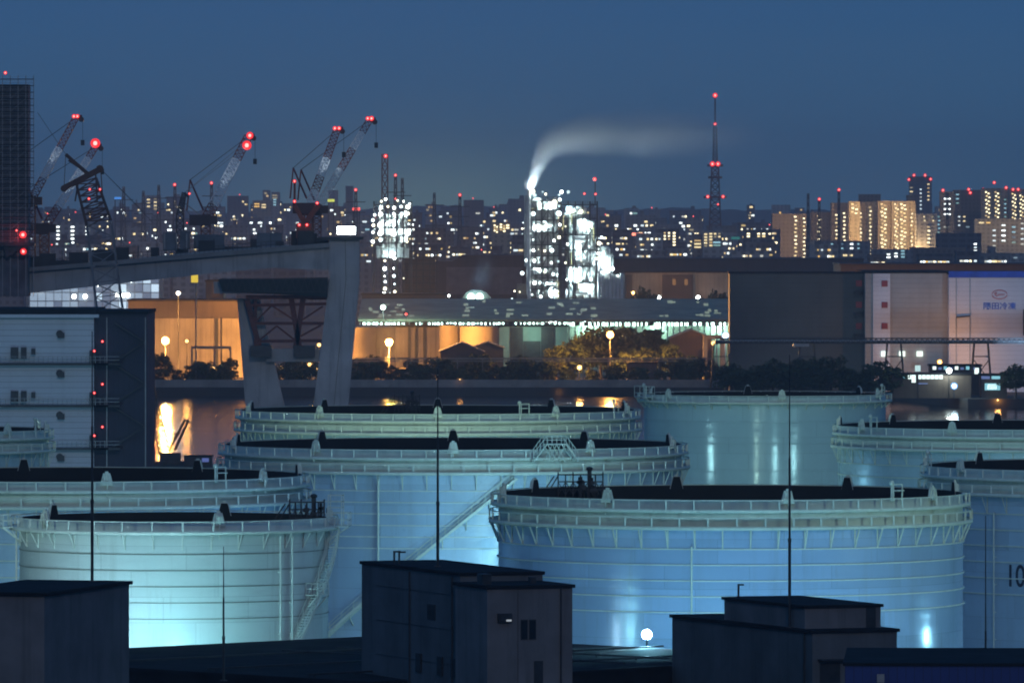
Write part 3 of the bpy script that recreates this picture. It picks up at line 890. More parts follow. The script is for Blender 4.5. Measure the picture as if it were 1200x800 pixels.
for z in fl_z:
    mb = MB(); mb.box(-Lw, 2.6, -1.5, -0.004, z-0.25, z+0.12); mb.box(0.01, 4.6, -1.5, 1.195, z-0.24, z+0.11); mb.build('balcony', M['dark_steel'], t)
    mb = MB()
    for i in range(40): mb.bar((-Lw+0.82*i, -1.45, z+0.1), (-Lw+0.82*i, -1.45, z+1.25), 0.07)
    for h in (0.65, 1.25): mb.bar((-Lw, -1.45, z+h), (4.5, -1.45, z+h), 0.07)
    mb.build('railing', M['grey_steel'], t)
    # external flights
    mb = MB(); mb.bar((3.2, 0.6, z+0.1), (8.6, 0.6, z+3.6), 0.9, 0.22); mb.bar((3.2, 0.2, z+1.1), (8.6, 0.2, z+4.6), 0.09)
    mb.bar((8.8, 0.9, z+3.7), (3.6, 0.9, z+7.0), 0.9, 0.22); mb.build('stair_flight', M['dark_steel'], t)
    mb = MB(); mb.box(-0.7, 0.35, -1.35, -0.01, z+0.13, z+2.3); mb.build('meter_box', M['dark_steel'], t)
for y in (391, 437, 486, 535):
    mb = MB(); z = Z(y, DW)
    mb.tube((-40*kx, -0.45, z), (-40*kx, -0.005, z), 0.62, 0.55, 12); mb.box(-40*kx-0.35, -40*kx+0.85, -1.0, -0.452, z-0.75, z+0.2)
    mb.build('vent_hood', M['dark_steel'], t)
for y in (413, 464):
    z = Z(y, DW)
    for x, w_ in ((-97*kx, 1.3), (-85*kx, 0.95)):
        mb = MB(); mb.box(x, x+w_, -1.3, -0.3, z-1.0, z+0.9); mb.tube((x+w_/2, -1.34, z+0.2), (x+w_/2, -1.302, z+0.2), 0.38, n=10); mb.build('air_conditioner', M['dark_steel'], t)
    mb = MB(); mb.box(-73*kx, -73*kx+0.7, -1.3, -0.3, z-0.3, z+0.7); mb.build('vent_box', M['dark_steel'], t)
for (px, y) in ((120, 400), (111, 411), (120, 450), (111, 460), (120, 500), (111, 510)):
    place('warning_light', lamp_mesh(((px-110)*kx, (-0.02 if px > 115 else -1.5), Z(y, DW)), (0.26)*0.95, RED_HALO, RED_CORE), t)
for x in (2.2, 8.9):
    mb = MB(); mb.bar((x, 1.05, 0), (x, 1.05, Z(372, DW)), 0.16); mb.build('downpipe', M['grey_steel'], t)

# ================================================================ the bridge works
DB = 1900
kb = DB/F
def bx(px): return X(px, DB)
def bz(py): return Z(py, DB)
# pier: two legs leaning together, cross beam
t = thing('bridge_pier', 'unfinished pale concrete bridge pier with two leaning legs', 'bridge pier', (bx(350), DB, -3), 0)
def leg(name, pts, y0, y1, rot=0):
    mb = MB(); mb.prism([(x-bx(350), z+3) for x, z in pts], y0, y1)
    return mb.build(name, M['concrete_pale'], t)
pz = lambda px, py: (bx(px), bz(py))
base_z = -3.0
def ext(pxa, ya, pxb, yb, z):          # continue the edge a->b down to height z
    xa, za = pz(pxa, ya); xb, zb = pz(pxb, yb)
    f = (z-za)/(zb-za); return (xa+(xb-xa)*f, z)
leg('leg', [ext(403, 326, 389, 475, base_z) if False else ext(385, 330, 367, 475, base_z), ext(421, 330, 408, 475, base_z), pz(421, 328), pz(421, 281), pz(386, 281), pz(386, 328)], 0, 4.5)
mb = MB()
mb.prism([(ext(405, 330, 391, 475, base_z)[0]-bx(350)+0.0, 0), (ext(405, 330, 391, 475, base_z)[0]-bx(350)+0.16, 0), (bx(405)-bx(350)+0.16, bz(328)+3), (bx(404)-bx(350)+0.16, bz(281)+3), (bx(404)-bx(350), bz(281)+3), (bx(405)-bx(350), bz(328)+3)], -0.06, -0.003)
mb.build('edge_joint', M['ring_dark'], t)
leg('leg', [ext(281, 350, 288, 475, base_z), ext(303, 350, 332, 475, base_z), pz(303, 350), pz(277, 350)], 5, 9.5)
leg('cross_beam', [(bx(312), bz(424)), (bx(376), bz(424)), (bx(378), bz(409)), (bx(309), bz(409))], 3, 6)
leg('cap_beam', [pz(250, 344), pz(386, 344), pz(386, 328), pz(250, 330)], 2, 8)
mb = MB(); mb.box(bx(377)-bx(350), bx(426)-bx(350), -1.2, 5.5, bz(281)+3.003, bz(277.5)+3); mb.build('top_platform', M['dark_steel'], t)
mb = MB()
for i in range(12):
    x = bx(377+i*4.4)-bx(350)
    mb.bar((x, -1.1, bz(277.5)+3), (x, -1.1, bz(271)+3), 0.08)
mb.bar((bx(377)-bx(350), -1.1, bz(271)+3), (bx(426)-bx(350), -1.1, bz(271)+3), 0.08)
mb.build('railing', M['grey_steel'], t)
# girder
t = thing('bridge_girder', 'unfinished concrete box girder running from the scaffold tower to the pier', 'bridge deck', (bx(0), DB, 0), 0)
ox = bx(0)
def gp(px, py): return (bx(px)-ox, bz(py))
mb = MB()
mb.prism([gp(-120, 365), gp(-20, 347), gp(60, 341), gp(160, 330), gp(260, 319), gp(322, 314), gp(386, 317), gp(386, 287), gp(322, 288), gp(220, 296), gp(120, 307), gp(40, 317), gp(-120, 330)], 0.5, 16)
mb.build('box_girder', M['concrete_pale'], t)
mb = MB()
mb.prism([gp(-120, 331), gp(386, 289.5), gp(386, 284.5), gp(-120, 326)], -0.9, 0.497)
mb.build('deck_edge', M['concrete'], t)
mb = MB()
rnd = random.Random(5)
for i in range(80):
    px = -60 + i*5.55; y = 331 - (px+120)*(41.5/506) - 4.6
    mb.bar((*[gp(px, y)[0]], -0.8, gp(px, y)[1]), (gp(px, y)[0], -0.8, gp(px, y)[1]+1.5), 0.09)
    if i % 4 == 0: mb.bar((gp(px, y)[0], -0.8, gp(px, y)[1]), (gp(px, y)[0], -0.8, gp(px, y)[1]+3.2), 0.14)
for h in (0.7, 1.45): mb.bar((gp(-60, 0)[0], -0.8, gp(0, 321.5)[1]+h), (gp(384, 0)[0], -0.8, gp(0, 285)[1]+h), 0.09)
mb.build('railing', M['dark_steel'], t)
mb = MB()
timber = paint('formwork_timber', (0.07, 0.06, 0.05), 0.9)
for i in range(34):                      # stacked formwork, sheds and gear on the deck
    px = rnd.uniform(5, 370); y = 331 - (px+120)*(41.5/506) - 4.4
    w_, h_ = rnd.uniform(1.0, 4.5), rnd.uniform(0.8, 3.6)
    x, z = gp(px, y)
    mb = MB(); mb.box(x, x+w_, 1.0+i*0.21, 1.0+i*0.21+1.8, z-0.2, z+h_); mb.build('formwork_stack', timber, t)
cabin_p = paint('cabin_panel', (0.16, 0.17, 0.18), 0.7)
for (x0, x1, y, h) in ((190, 206, 292.5, 20), (210, 222, 291, 20), (226, 262, 290, 15), (300, 330, 287, 14)):
    a, z = gp(x0, y); b_, _ = gp(x1, y)
    mb = MB(); mb.box(a, b_, 4.2, 7, z-0.3, z+h*kb); mb.build('site_cabin', cabin_p, t)
for px in (192, 206, 218):
    mb = MB(); a, z = gp(px, 292); mb.bar((a, 3.9, z), (a, 3.9, z+3.5), 0.3); mb.build('cabin_post', M['grey_steel'], t)
# falsework hung below
t = thing('falsework_deck', 'dark green formwork panels hung below the bridge girder beside the pier', 'formwork', (bx(0), DB, 0), 0)
mb = MB(); mb.prism([gp(256, 327), gp(384, 325), gp(384, 348), gp(330, 345), (gp(261, 342))], -1.4, -0.1); mb.build('panel', paint('formwork_green', (0.03, 0.04, 0.035), 0.9), t)
mb = MB()
for i in range(17):
    px = 262 + i*7.3
    mb.bar((gp(px, 0)[0], -1.5, bz(327)), (gp(px+3.6, 0)[0], -1.5, bz(341)), 0.16); mb.bar((gp(px+7.2, 0)[0], -1.5, bz(327)), (gp(px+3.6, 0)[0], -1.5, bz(341)), 0.16)
mb.bar((gp(258, 0)[0], -1.5, bz(327)), (gp(384, 0)[0], -1.5, bz(327)), 0.3); mb.bar((gp(262, 0)[0], -1.5, bz(341)), (gp(384, 0)[0], -1.5, bz(342)), 0.2)
mb.build('bracing', M['dark_steel'], t)
# red brown steel bracing between the legs
rust = paint('red_oxide_steel', (0.15, 0.045, 0.03), 0.7, 0, 0.4, 0.8)
t = thing('steel_trestle', 'rusty red steel trestle between the legs of the bridge pier', 'trestle', (bx(300), DB, bz(409)), 0)
mb = MB(); ux, uz = bx(300), bz(409)
def br(a, b, w_=0.8): mb.bar((bx(a[0])-ux, 2.4, bz(a[1])-uz), (bx(b[0])-ux, 2.4, bz(b[1])-uz), w_, w_*0.8)
br((289, 351), (304, 409), 1.2); br((299, 351), (299, 409), 0.7); br((341, 350), (351, 409), 1.2); br((355, 350), (346, 409), 1.2)
br((289, 358), (383, 356)); br((300, 379), (381, 379)); br((318, 358), (300, 376), 0.5); br((318, 358), (346, 376), 0.5); br((378, 359), (352, 376), 0.5)
br((324, 382), (302, 400), 0.5); br((324, 382), (347, 400), 0.5); br((376, 381), (352, 394), 0.5); br((302, 400), (382, 399)); br((360, 350), (382, 350), 0.6)
mb.build('frame', rust, t)
for (a, b_) in ((293, 318), (344, 369)):
    mb = MB(); mb.box(bx(a)-ux, bx(b_)-ux, 1.2, 3.6, bz(418)-uz, bz(405)-uz); mb.build('jack_block', M['dark_steel'], t)
mb = MB(); mb.box(bx(288)-ux, bx(384)-ux, 0.8, 3.8, bz(350.5)-uz, bz(346)-uz); mb.build('top_beam', rust, t)
# lit lamp panel on the pier
t = thing('work_lamp', 'blazing white work lamp panel on top of the bridge pier', 'work lamp', (bx(406), DB-0.6, bz(277.3)), 0)
mb = MB(); mb.box(-0.12, 0.12, -0.1, 0.1, 0, bz(274.5)-bz(277.3)); mb.build('stand', M['dark_steel'], t)
mb = MB(); mb.box(-2.0, 2.0, -0.3, -0.003, 0.5, 2.2); mb.build('panel', emit('lamp_panel', (0.9, 1.0, 0.95), 30), t)
mb = MB(); mb.box(-2.2, 2.2, 0, 0.35, 0.4, 2.3); mb.build('housing', M['dark_steel'], t)
light('panel_light', 'SPOT', (0, -0.6, 1.3), (0.85, 1.0, 0.95), 5000, 1.0, (0, -30, -18), 150, 0.6, t)

# scaffolded main tower
t = thing('scaffold_tower', 'tall dark bridge tower wrapped in scaffold at the left edge', 'tower', (bx(-10), DB-6, 0), 0)
netm = paint('debris_net', (0.15, 0.155, 0.17), 0.95, 0, 0.5, 0.25)
ht_ = bz(93)
x0, x1 = bx(-70)-bx(-10), bx(41.5)-bx(-10)
mb = MB(); mb.box(x0+1.6, x1-1.3, 1.3, 10, bz(347), ht_-1.2); mb.build('net_core', netm, t)
mb = MB()
nz = 27
for i in range(nz+1):
    z = bz(300) + (ht_-bz(300))*i/nz
    mb.box(x0+0.2, x1, 0, 1.2, z-0.13, z+0.02)
mb.build('lift_boards', paint('scaffold_boards', (0.05, 0.045, 0.04), 0.9), t)
mb = MB()
for i in range(13):
    x = x0+0.4+(x1-x0-0.5)*i/12
    for y in (0.06, 1.15): mb.bar((x, y, bz(347)), (x, y, ht_+0.8), 0.09)
for i in range(nz):
    z = bz(300) + (ht_-bz(300))*i/nz
    for h in (0.6, 1.15): mb.bar((x0, 0.02, z+h), (x1, 0.02, z+h), 0.06)
for i in range(0, nz-1, 2):
    for j in range(0, 12, 3):
        xa = x0+0.4+(x1-x0-0.5)*j/12; xb = x0+0.4+(x1-x0-0.5)*(j+2)/12
        z = bz(300) + (ht_-bz(300))*i/nz; z2 = bz(300) + (ht_-bz(300))*(i+2)/nz
        mb.bar((xa, -0.02, z), (xb, -0.02, z2), 0.06)
mb.build('scaffold_tubes', M['grey_steel'], t)
mb = MB(); mb.box(bx(-60)-bx(-10), bx(43)-bx(-10), -2.2, 1.2, bz(288), bz(284)); mb.prism([(bx(10)-bx(-10), bz(302)), (bx(30)-bx(-10), bz(288.02)), (bx(6)-bx(-10), bz(288.02))], -1.5, 0.5); mb.build('bracket_deck', M['dark_steel'], t)
for (px, y, r_) in ((29.5, 275, 0.85), (30, 294.5, 0.75), (8, 86, 0.4), (22, 270, 0.3)):
    place('warning_light', lamp_mesh((bx(px)-bx(-10), -2.6 if y > 200 else 0.5, bz(y)), (r_)*0.95, RED_HALO, RED_CORE), t)
light('red_glow', 'POINT', (bx(24)-bx(-10), -3.2, bz(277)), (1.0, 0.05, 0.05), 260, 0.5, parent=t)

# ================================================================ cranes of the bridge works
cr_white = paint('crane_white', (0.78, 0.80, 0.82), 0.5, 0, 0.2)
cr_red = paint('crane_red', (0.20, 0.035, 0.03), 0.5, 0, 0.2)
cr_orange = paint('crane_orange', (0.22, 0.07, 0.035), 0.55, 0, 0.25)
cr_house = paint('crane_house', (0.10, 0.055, 0.045), 0.6, 0, 0.25)
def lattice(mb, a, b, w0, w1, n, th=0.16, mi=None):
    """square lattice boom from a to b; mi(k/n) gives the material slot"""
    a, b = Vector(a), Vector(b); d = (b-a).normalized()
    s = Vector((0, 1, 0)); u = d.cross(s).normalized()
    def c(k, i):
        f = k/n; w_ = w0+(w1-w0)*f
        sx, sy = ((-1,-1),(1,-1),(1,1),(-1,1))[i]
        return a+(b-a)*f + u*(sx*w_/2) + s*(sy*w_/2)
    for k in range(n):
        m = mi((k+0.5)/n) if mi else 0
        for i in range(4):
            mb.bar(c(k, i), c(k+1, i), th*1.25, None, m)
            j = (i+1) % 4
            mb.bar(c(k, i), c(k+1, j), th, None, m); mb.bar(c(k+1, i), c(k+1, j), th*0.8, None, m)
def crane(label, tip, foot, D, bands, lamps, w_=1.9, mast_y=None, stay=None, cat='crane', seg=26, lampr=0.55):
    """luffing boom crane: tip and foot in photo pixels"""
    fx, fz = X(foot[0], D), Z(foot[1], D)
    zd = Z(331-(foot[0]+120)*(41.5/506)+1.5, DB)
    t = thing('luffing_crane', label, cat, (fx, D, 0), 0, 'tall construction cranes behind the bridge works')
    tp = Vector((X(tip[0], D)-fx, 0, Z(tip[1], D))); ft = Vector((0, 0, fz))
    mb = MB(); lattice(mb, ft, tp, w_*0.86, w_*0.66, 22, 0.13, bands)
    mb.build('boom', [cr_white, cr_red], t)
    mb = MB(); d = (tp-ft).normalized()
    mb.bar(tp, tp+Vector((1.4, 0, 0.2)), 0.7, 0.9); mb.tube(tp+Vector((1.2, -0.4, -0.4)), tp+Vector((1.2, 0.4, -0.4)), 0.6, n=10)
    mb.bar(tp+Vector((1.5, 0, 0)), tp+Vector((1.5, 0, -5)), 0.08); mb.box(tp.x+1.1, tp.x+1.9, -0.4, 0.4, tp.z-6.2, tp.z-5)
    mb.build('boom_head', M['dark_steel'], t)
    light('boom_light', 'SPOT', ft+Vector((1.0, -3.0, 2.5)), (0.75, 0.88, 1.0), 7000, 0.3, tp+Vector((0, 0.5, 0)), 16, 0.5, t)
    # machine house, A frame and mast
    mb = MB(); mb.box(-3.6, 1.2, -1.4, 1.4, fz-1.2, fz+1.2); mb.box(1.203, 2.6, -1.3, 0.2, fz-0.8, fz+1.0); mb.build('machine_house', cr_house, t)
    ap = Vector((-3.5, 0, fz+9))
    mb = MB(); 
    for y in (-1.2, 1.2):
        mb.bar((-0.5, y, fz+2.2), ap, 0.3); mb.bar((-4.2, y, fz+2.2), ap, 0.3)
    mb.build('a_frame', cr_red, t)
    for y in (-0.6, 0.6):
        mb = MB(); mb.bar(ap+Vector((0, y, 0)), tp+Vector((0, y*0.5, 0)), 0.10); mb.build('stay_rope', M['dark_steel'], t)
    mb = MB(); lattice(mb, (0, 0, zd), (0, 0, fz-1.2), 2.0, 2.0, 6, 0.2); mb.build('tower', cr_orange, t)
    for (px, py, r_) in lamps:
        place('warning_light', lamp_mesh((X(px, D)-fx, -1.2, Z(py, D)), (r_)*0.95, RED_HALO, RED_CORE), t)
    return t
alt = lambda *cuts: (lambda f: sum(1 for c in cuts if f > c) % 2)
crane('pale luffing crane with a red head just right of the scaffold tower', (89, 138), (36, 236), 1907, lambda f: 0 if 0.28 < f < 0.65 else 1, [(87, 136.5, 0.5), (91, 136.5, 0.5)])
crane('luffing crane with a blazing red lamp at its head, behind the rusty derrick', (112, 172), (52, 268), 1910, lambda f: 0 if 0.26 < f < 0.85 else 1, [(112, 168, 1.15)], 2.0)
crane('white luffing crane with two blazing red lamps on its red head', (291, 160), (241, 258), 1908, lambda f: 0 if 0.17 < f < 0.72 else 1, [(293, 159, 0.85), (289.5, 170.5, 1.1)], 2.6)
crane('left one of the twin luffing cranes with red and white bands', (395, 152), (362, 244), 1908, alt(0.22, 0.43, 0.62), [(392.5, 150.5, 0.5), (397.5, 150.5, 0.5)], 2.2)
crane('right one of the twin luffing cranes, reaching highest', (433, 141), (371, 246), 1912, alt(0.45, 0.67, 0.88), [(431, 139, 0.5), (435.5, 139, 0.6)], 2.0)
# orange crawler works below the twin cranes
t = thing('crane_base', 'orange slewing base with two red lamps below the twin cranes', 'crane base', (X(358, 1906), 1906, 0), 0)
ox_ = X(358, 1906)
def cx(px): return X(px, 1906)-ox_
def cz(py): return Z(py, 1906)
mb = MB(); lattice(mb, (cx(357), 0, cz(293)), (cx(357), 0, cz(262)), 3.0, 3.0, 4, 0.3); mb.build('tower', cr_orange, t)
mb = MB(); mb.box(cx(347), cx(366), -2, 2, cz(279), cz(262)); mb.build('slewing_house', cr_orange, t)
mb = MB(); mb.bar((cx(357), 0, cz(262)), (cx(345), 0, cz(240)), 1.0); mb.bar((cx(345), 0, cz(240)), (cx(345.5), 0, cz(213)), 0.5); mb.bar((cx(357), 0, cz(262)), (cx(374), 0, cz(240)), 1.2); mb.build('counter_jib', cr_orange, t)
for (px, py) in ((351, 263.5), (360, 263.5), (345.5, 236), (372, 238), (345.5, 212.5)):
    place('warning_light', lamp_mesh((cx(px), -2.6, cz(py)), (0.4)*0.95, RED_HALO, RED_CORE), t)
# dark derrick post with stays
t = thing('derrick_post', 'dark hooked derrick post between the bridge cranes', 'derrick', (X(211, 1907), 1907, 0), 0)
ox_ = X(211, 1907); mb = MB()
dq = lambda px, py: (X(px, 1907)-ox_, 0, Z(py, 1907))
lattice(mb, dq(211, 304), dq(211, 250), 1.8, 1.5, 7, 0.2); lattice(mb, dq(211, 250), dq(216, 226), 1.3, 0.9, 8, 0.18); mb.bar(dq(216, 226), dq(221, 231), 0.5); mb.build('post', M['dark_steel'], t)
for a_, b_, w_ in (((216, 226), (286, 168), 0.1), ((216, 226), (283, 176), 0.1), ((214, 236), (285, 292), 0.28), ((213, 240), (255, 291), 0.12)):
    mb = MB(); mb.bar(dq(*a_), dq(*b_), w_); mb.build('stay_rope', M['grey_steel'], t)
place('warning_light', lamp_mesh(dq(222, 227), (0.3)*0.95, RED_HALO, RED_CORE), t)
# rusty derrick in front of the bridge
DD = 1738
t = thing('lattice_derrick', 'rusty lattice derrick with a hammer shaped head in front of the bridge deck', 'derrick', (X(146, DD), DD, 0), 0)
ox_ = X(146, DD)
dq = lambda px, py, y=0: (X(px, DD)-ox_, y, Z(py, DD))
rust2 = paint('rusty_boom', (0.16, 0.075, 0.045), 0.8, 0, 0.4, 0.6)
mb = MB(); lattice(mb, (dq(150, 420)[0], 0, 2), dq(116, 262), 5.6, 5.0, 16, 0.22, lambda f: 0); mb.build('lower_boom', paint('grey_boom', (0.23, 0.23, 0.24), 0.6), t)
mb = MB(); lattice(mb, dq(116, 262), dq(101, 212), 5.0, 4.2, 7, 0.26); mb.build('upper_boom', rust2, t)
mb = MB(); mb.bar(dq(74, 221), dq(118, 198), 0.9, 1.2); mb.bar(dq(77, 181), dq(104, 205), 0.7); mb.bar(dq(77, 181), dq(75, 221), 0.12); mb.bar(dq(104, 203), dq(77, 181, 2), 0.3)
mb.bar(dq(118, 198), dq(120, 226), 0.2); mb.bar(dq(80, 188), dq(98, 200), 0.3); mb.tube(dq(75, 221, -0.6), dq(75, 221, 0.6), 0.7, n=8); mb.tube(dq(117, 198, -0.6), dq(117, 198, 0.6), 0.8, n=8)
mb.bar(dq(92, 212), dq(88, 236), 0.3); mb.bar(dq(112, 203), dq(114, 236), 0.3)
mb.build('head', rust2, t)
mb = MB(); mb.box(-7, 5, -4, 4, 0.5, 4.2); mb.box(-6, -1, -3, 3, 4.203, 7.5); mb.build('crane_body', M['dark_steel'], t)
for (px, py) in ((106, 222), (105, 233), (118, 222)):
    place('warning_light', lamp_mesh(dq(px, py, -2.8), (0.28)*0.95, RED_HALO, RED_CORE), t)
for a_, b_ in (((118, 198), (180, 262)), ((77, 181), (44, 132)), ((118, 198), (170, 250))):
    mb = MB(); mb.bar(dq(*a_), dq(*b_), 0.08); mb.build('stay_rope', M['dark_steel'], t)
# harbour crane barge at the near quay
DQ = 1735
t = thing('harbour_crane', 'small dark lattice crane standing on the quay by the orange reflection', 'crane', (X(197, DQ), DQ, 0), 0)
ox_ = X(197, DQ); dq = lambda px, py, y=0: (X(px, DQ)-ox_, y, Z(py, DQ))
mb = MB(); lattice(mb, dq(193, 530), dq(182, 480), 2.2, 1.9, 8, 0.30); lattice(mb, dq(181, 480), dq(173, 432), 1.6, 1.2, 9, 0.24); mb.build('boom', M['dark_steel'], t)
mb = MB(); mb.bar(dq(198, 527), dq(217, 492), 0.5); mb.bar(dq(205, 527), dq(221, 492), 0.5); mb.bar(dq(216, 492), dq(221, 492), 0.4); mb.bar(dq(203, 508), dq(212, 508), 0.3); mb.build('a_frame', M['dark_steel'], t)
mb = MB(); mb.box(-1.6, 2.6, -1.5, 1.5, 0.8, 2.5); mb.box(-2.6, 3.4, -1.8, 1.8, 0, 0.797); mb.build('machine_house', M['dark_steel'], t)
t = thing('site_hut', 'dark hut on the quay beside the small lattice crane', 'hut', (X(222, 1728), 1728, 0), 0)
mb = MB(); mb.box(-1, 4.6, -2, 2, 0, 2.0); mb.build('wall', M['dark_steel'], t)
mb = MB(); mb.box(-1.2, 4.8, -2.2, 2.2, 2.003, 2.2); mb.build('roof', M['roof_dark'], t)
mb = MB(); mb.box(2.6, 4, -2.06, -2.003, 0.9, 1.7); mb.build('window', emit('blue_window', (0.25, 0.35, 1.0), 0.35), t)

fl('unseen floodlight added on the quay to brighten the unfinished bridge pier', 425, 1722, 3, 385, 1900, 16, 42000, col=(0.66, 0.84, 1.0), cone=24)  # lamp added behind the tanks so that the pier gets more light
# ================================================================ far shore: sheds, silos, walls
def block(name, label, cat, px0, px1, ytop, D, depth, wall, roof=None, zb=0.0, roof_h=0.5, group=None):
    """axis parallel building given by its front face in the photo"""
    x0, x1 = X(px0, D), X(px1, D)
    t = thing(name, label, cat, ((x0+x1)/2, D, zb), 0, group)
    h = Z(ytop, D)-zb; hw = (x1-x0)/2
    mb = MB(); mb.box(-hw, hw, 0, depth, 0, h-roof_h); mb.build('wall', wall, t)
    mb = MB(); mb.box(-hw-0.3, hw+0.3, -0.3, depth+0.3, h-roof_h+0.003, h); mb.build('roof', roof or M['roof_dark'], t)
    return t, hw, h
tan_wall = clad('tan_sheet', (0.34, 0.29, 0.22), 1.6, 0.8, 0.3, 0.75, 'V', 0.75)
brown_wall = clad('brown_sheet', (0.11, 0.085, 0.07), 1.5, 0.85, 0.25, 0.3, 'V', 0.75)
silo_m = paint('silo_cream', (0.26, 0.22, 0.17), 0.7, 0, 0.2, 0.15, 0.5)

# wall behind the first sodium lamp
t, hw, h = block('low_warehouse', 'low tan warehouse lit orange by the sodium lamp beside the white warehouse', 'warehouse', 150, 300, 351, 2640, 40, brown_wall)
mb = MB(); mb.box(X(174, 2640)-X(225, 2640), hw-0.5, -1.0, -0.004, 0, Z(373, 2640)); mb.build('loading_front', tan_wall, t)
mb = MB(); mb.box(X(252, 2640)-X(225, 2640), X(256, 2640)-X(225, 2640), -1.3, -1.003, 0, Z(373, 2640)); mb.box(X(259, 2640)-X(225, 2640), X(260.5, 2640)-X(225, 2640), -1.3, -1.003, 0, Z(373, 2640)); mb.build('drain_pipe', M['dark_steel'], t)
# pipe gantry in front
t = thing('pipe_gantry', 'dark square pipe gantry standing before the tan warehouse', 'pipe gantry', (X(248, 2535), 2535, 0), 0)
mb = MB(); xa, xb = X(225, 2535)-X(248, 2535), X(270, 2535)-X(248, 2535)
for x in (xa, (xa+xb)*0.5+1, xb): mb.bar((x, 0, 0), (x, 0, Z(408, 2535)), 0.6)
mb.build('post', M['ring_dark'], t); mb = MB(); mb.bar((xa-0.3, 0, Z(407, 2535)), (xb+0.3, 0, Z(407, 2535)), 0.8); mb.build('crosspipe', M['ring_dark'], t)
# the lit glazed hall seen below the bridge deck
t = thing('glazed_hall', 'blue white lit glazed hall seen below the bridge deck', 'hall', (X(115, 2900), 2900, 0), 0)
hx = lambda px: X(px, 2900)-X(115, 2900)
hz_ = lambda py: Z(py, 2900)
mb = MB(); mb.box(hx(30), hx(186), 6, 40, 0, hz_(318)); mb.build('wall', paint('hall_wall', (0.25, 0.27, 0.30), 0.7), t)
rnd = random.Random(21)
hall_l = [emit('hall_light_a', (0.55, 0.75, 1.0), 0.55), emit('hall_light_b', (0.62, 0.82, 1.0), 1.1), emit('hall_light_c', (0.45, 0.62, 0.95), 0.28)]
for r_ in range(4):
    for c_ in range(16):
        x = 34+c_*9.5; y = 323+r_*10.2
        mb = MB(); mb.box(hx(x), hx(x+8.6), 5.7, 5.98, hz_(y+9), hz_(y)); mb.build('window', hall_l[rnd.choice((0, 0, 1, 2, 2))], t)
for (px, y) in ((86, 347.5), (99, 347.5), (137, 346), (144, 346), (149, 346), (153, 328.5), (114, 333), (46, 339)):
    mb = MB(); mb.ball((hx(px), 4.6, hz_(y)), 0.75, 8); mb.build('lamp', L_WHITE, t)
# yellow lantern sign on a post
t = thing('lantern_sign', 'small yellow glowing box sign on a pale post', 'sign', (X(228, 2500), 2500, 0), 0)
mb = MB(); mb.bar((0.4, 0.3, 0), (0.4, 0.3, Z(331, 2500)), 0.45); mb.build('post', M['ring_dark'], t)
mb = MB(); mb.box(-1.0, 1.0, -0.4, 0.4, Z(331, 2500)+0.003, Z(322, 2500)); mb.build('box', emit('yellow_box', (1.0, 0.72, 0.06), 0.85), t)
block('shed', 'grey shed with a pale gable just right of the lantern sign', 'shed', 241, 262, 328, 2720, 20, brown_wall)

# cream silos in front of the long shed
for (px, rr0, ytop, D, lab) in ((418, 22, 381, 2660, 'cream silo half hidden by the bridge pier leg'), (448, 15, 381, 2664, 'cream silo right behind the middle sodium lamp'), (527, 12, 379, 2664, 'slim cream silo second left of the dark doorway'),
                                (561, 22, 380, 2660, 'broad cream silo with a dark rim left of the doorway')):
    t = thing('silo', lab, 'silo', (X(px, D-40), D-40, 0), 0, 'cream silos on the far shore')
    r_ = rr0*D/F; h = Z(ytop, D)
    mb = MB(); mb.lathe([(r_, 0), (r_, h-0.4)], 32); mb.build('wall', silo_m, t)
    mb = MB(); mb.lathe([(r_+0.15, h-0.397), (r_+0.15, h), (0, h+0.6)], 32, smooth=False); mb.build('roof', M['ring_dark'], t)
t, hw, h = block('tan_store', 'long tan store wall glowing orange behind the middle sodium lamp', 'store', 412, 585, 381.5, 2650, 20, tan_wall)
mb = MB()
for px in (478, 486, 496, 533, 537): mb.box(X(px, 2650)-X(498.5, 2650), X(px+3.2, 2650)-X(498.5, 2650), -0.25, -0.004, 0, h-0.6)
mb.build('pilaster', M['dark_steel'], t)
def gable(name, label, px0, px1, yeave, yridge, D, depth, wall, roof):
    x0, x1 = X(px0, D), X(px1, D); c = (x0+x1)/2; hw = (x1-x0)/2
    t = thing(name, label, 'shed', (c, D, 0), 0)
    he, hr = Z(yeave, D), Z(yridge, D)
    mb = MB(); mb.prism([(-hw, 0), (hw, 0), (hw, he), (0, hr), (-hw, he)], 0, depth); mb.build('wall', wall, t)
    mb = MB()
    for s in (-1, 1):
        mb.add([(0, -0.5, hr+0.05), (s*(hw+0.6), -0.5, he-0.15), (s*(hw+0.6), depth+0.5, he-0.15), (0, depth+0.5, hr+0.05),
                (0, -0.5, hr+0.35), (s*(hw+0.6), -0.5, he+0.15), (s*(hw+0.6), depth+0.5, he+0.15), (0, depth+0.5, hr+0.35)],
               [(0,1,2,3),(4,7,6,5),(0,4,5,1),(1,5,6,2),(2,6,7,3)])
    mb.build('roof', roof, t)
    return t
gable('gabled_shed', 'small gabled shed lit orange to the right of the middle sodium lamp', 516, 566, 412, 402, 2540, 14, brown_wall, M['concrete'])
gable('gabled_shed', 'dark gabled lean-to roof beside the broad cream silo', 553, 590, 408, 401, 2548, 10, M['dark_steel'], M['ring_dark'])
gable('gabled_shed', 'wide low gabled shed lit orange left of the white shore lamp', 785, 835, 397, 387, 2600, 18, brown_wall, M['concrete'])

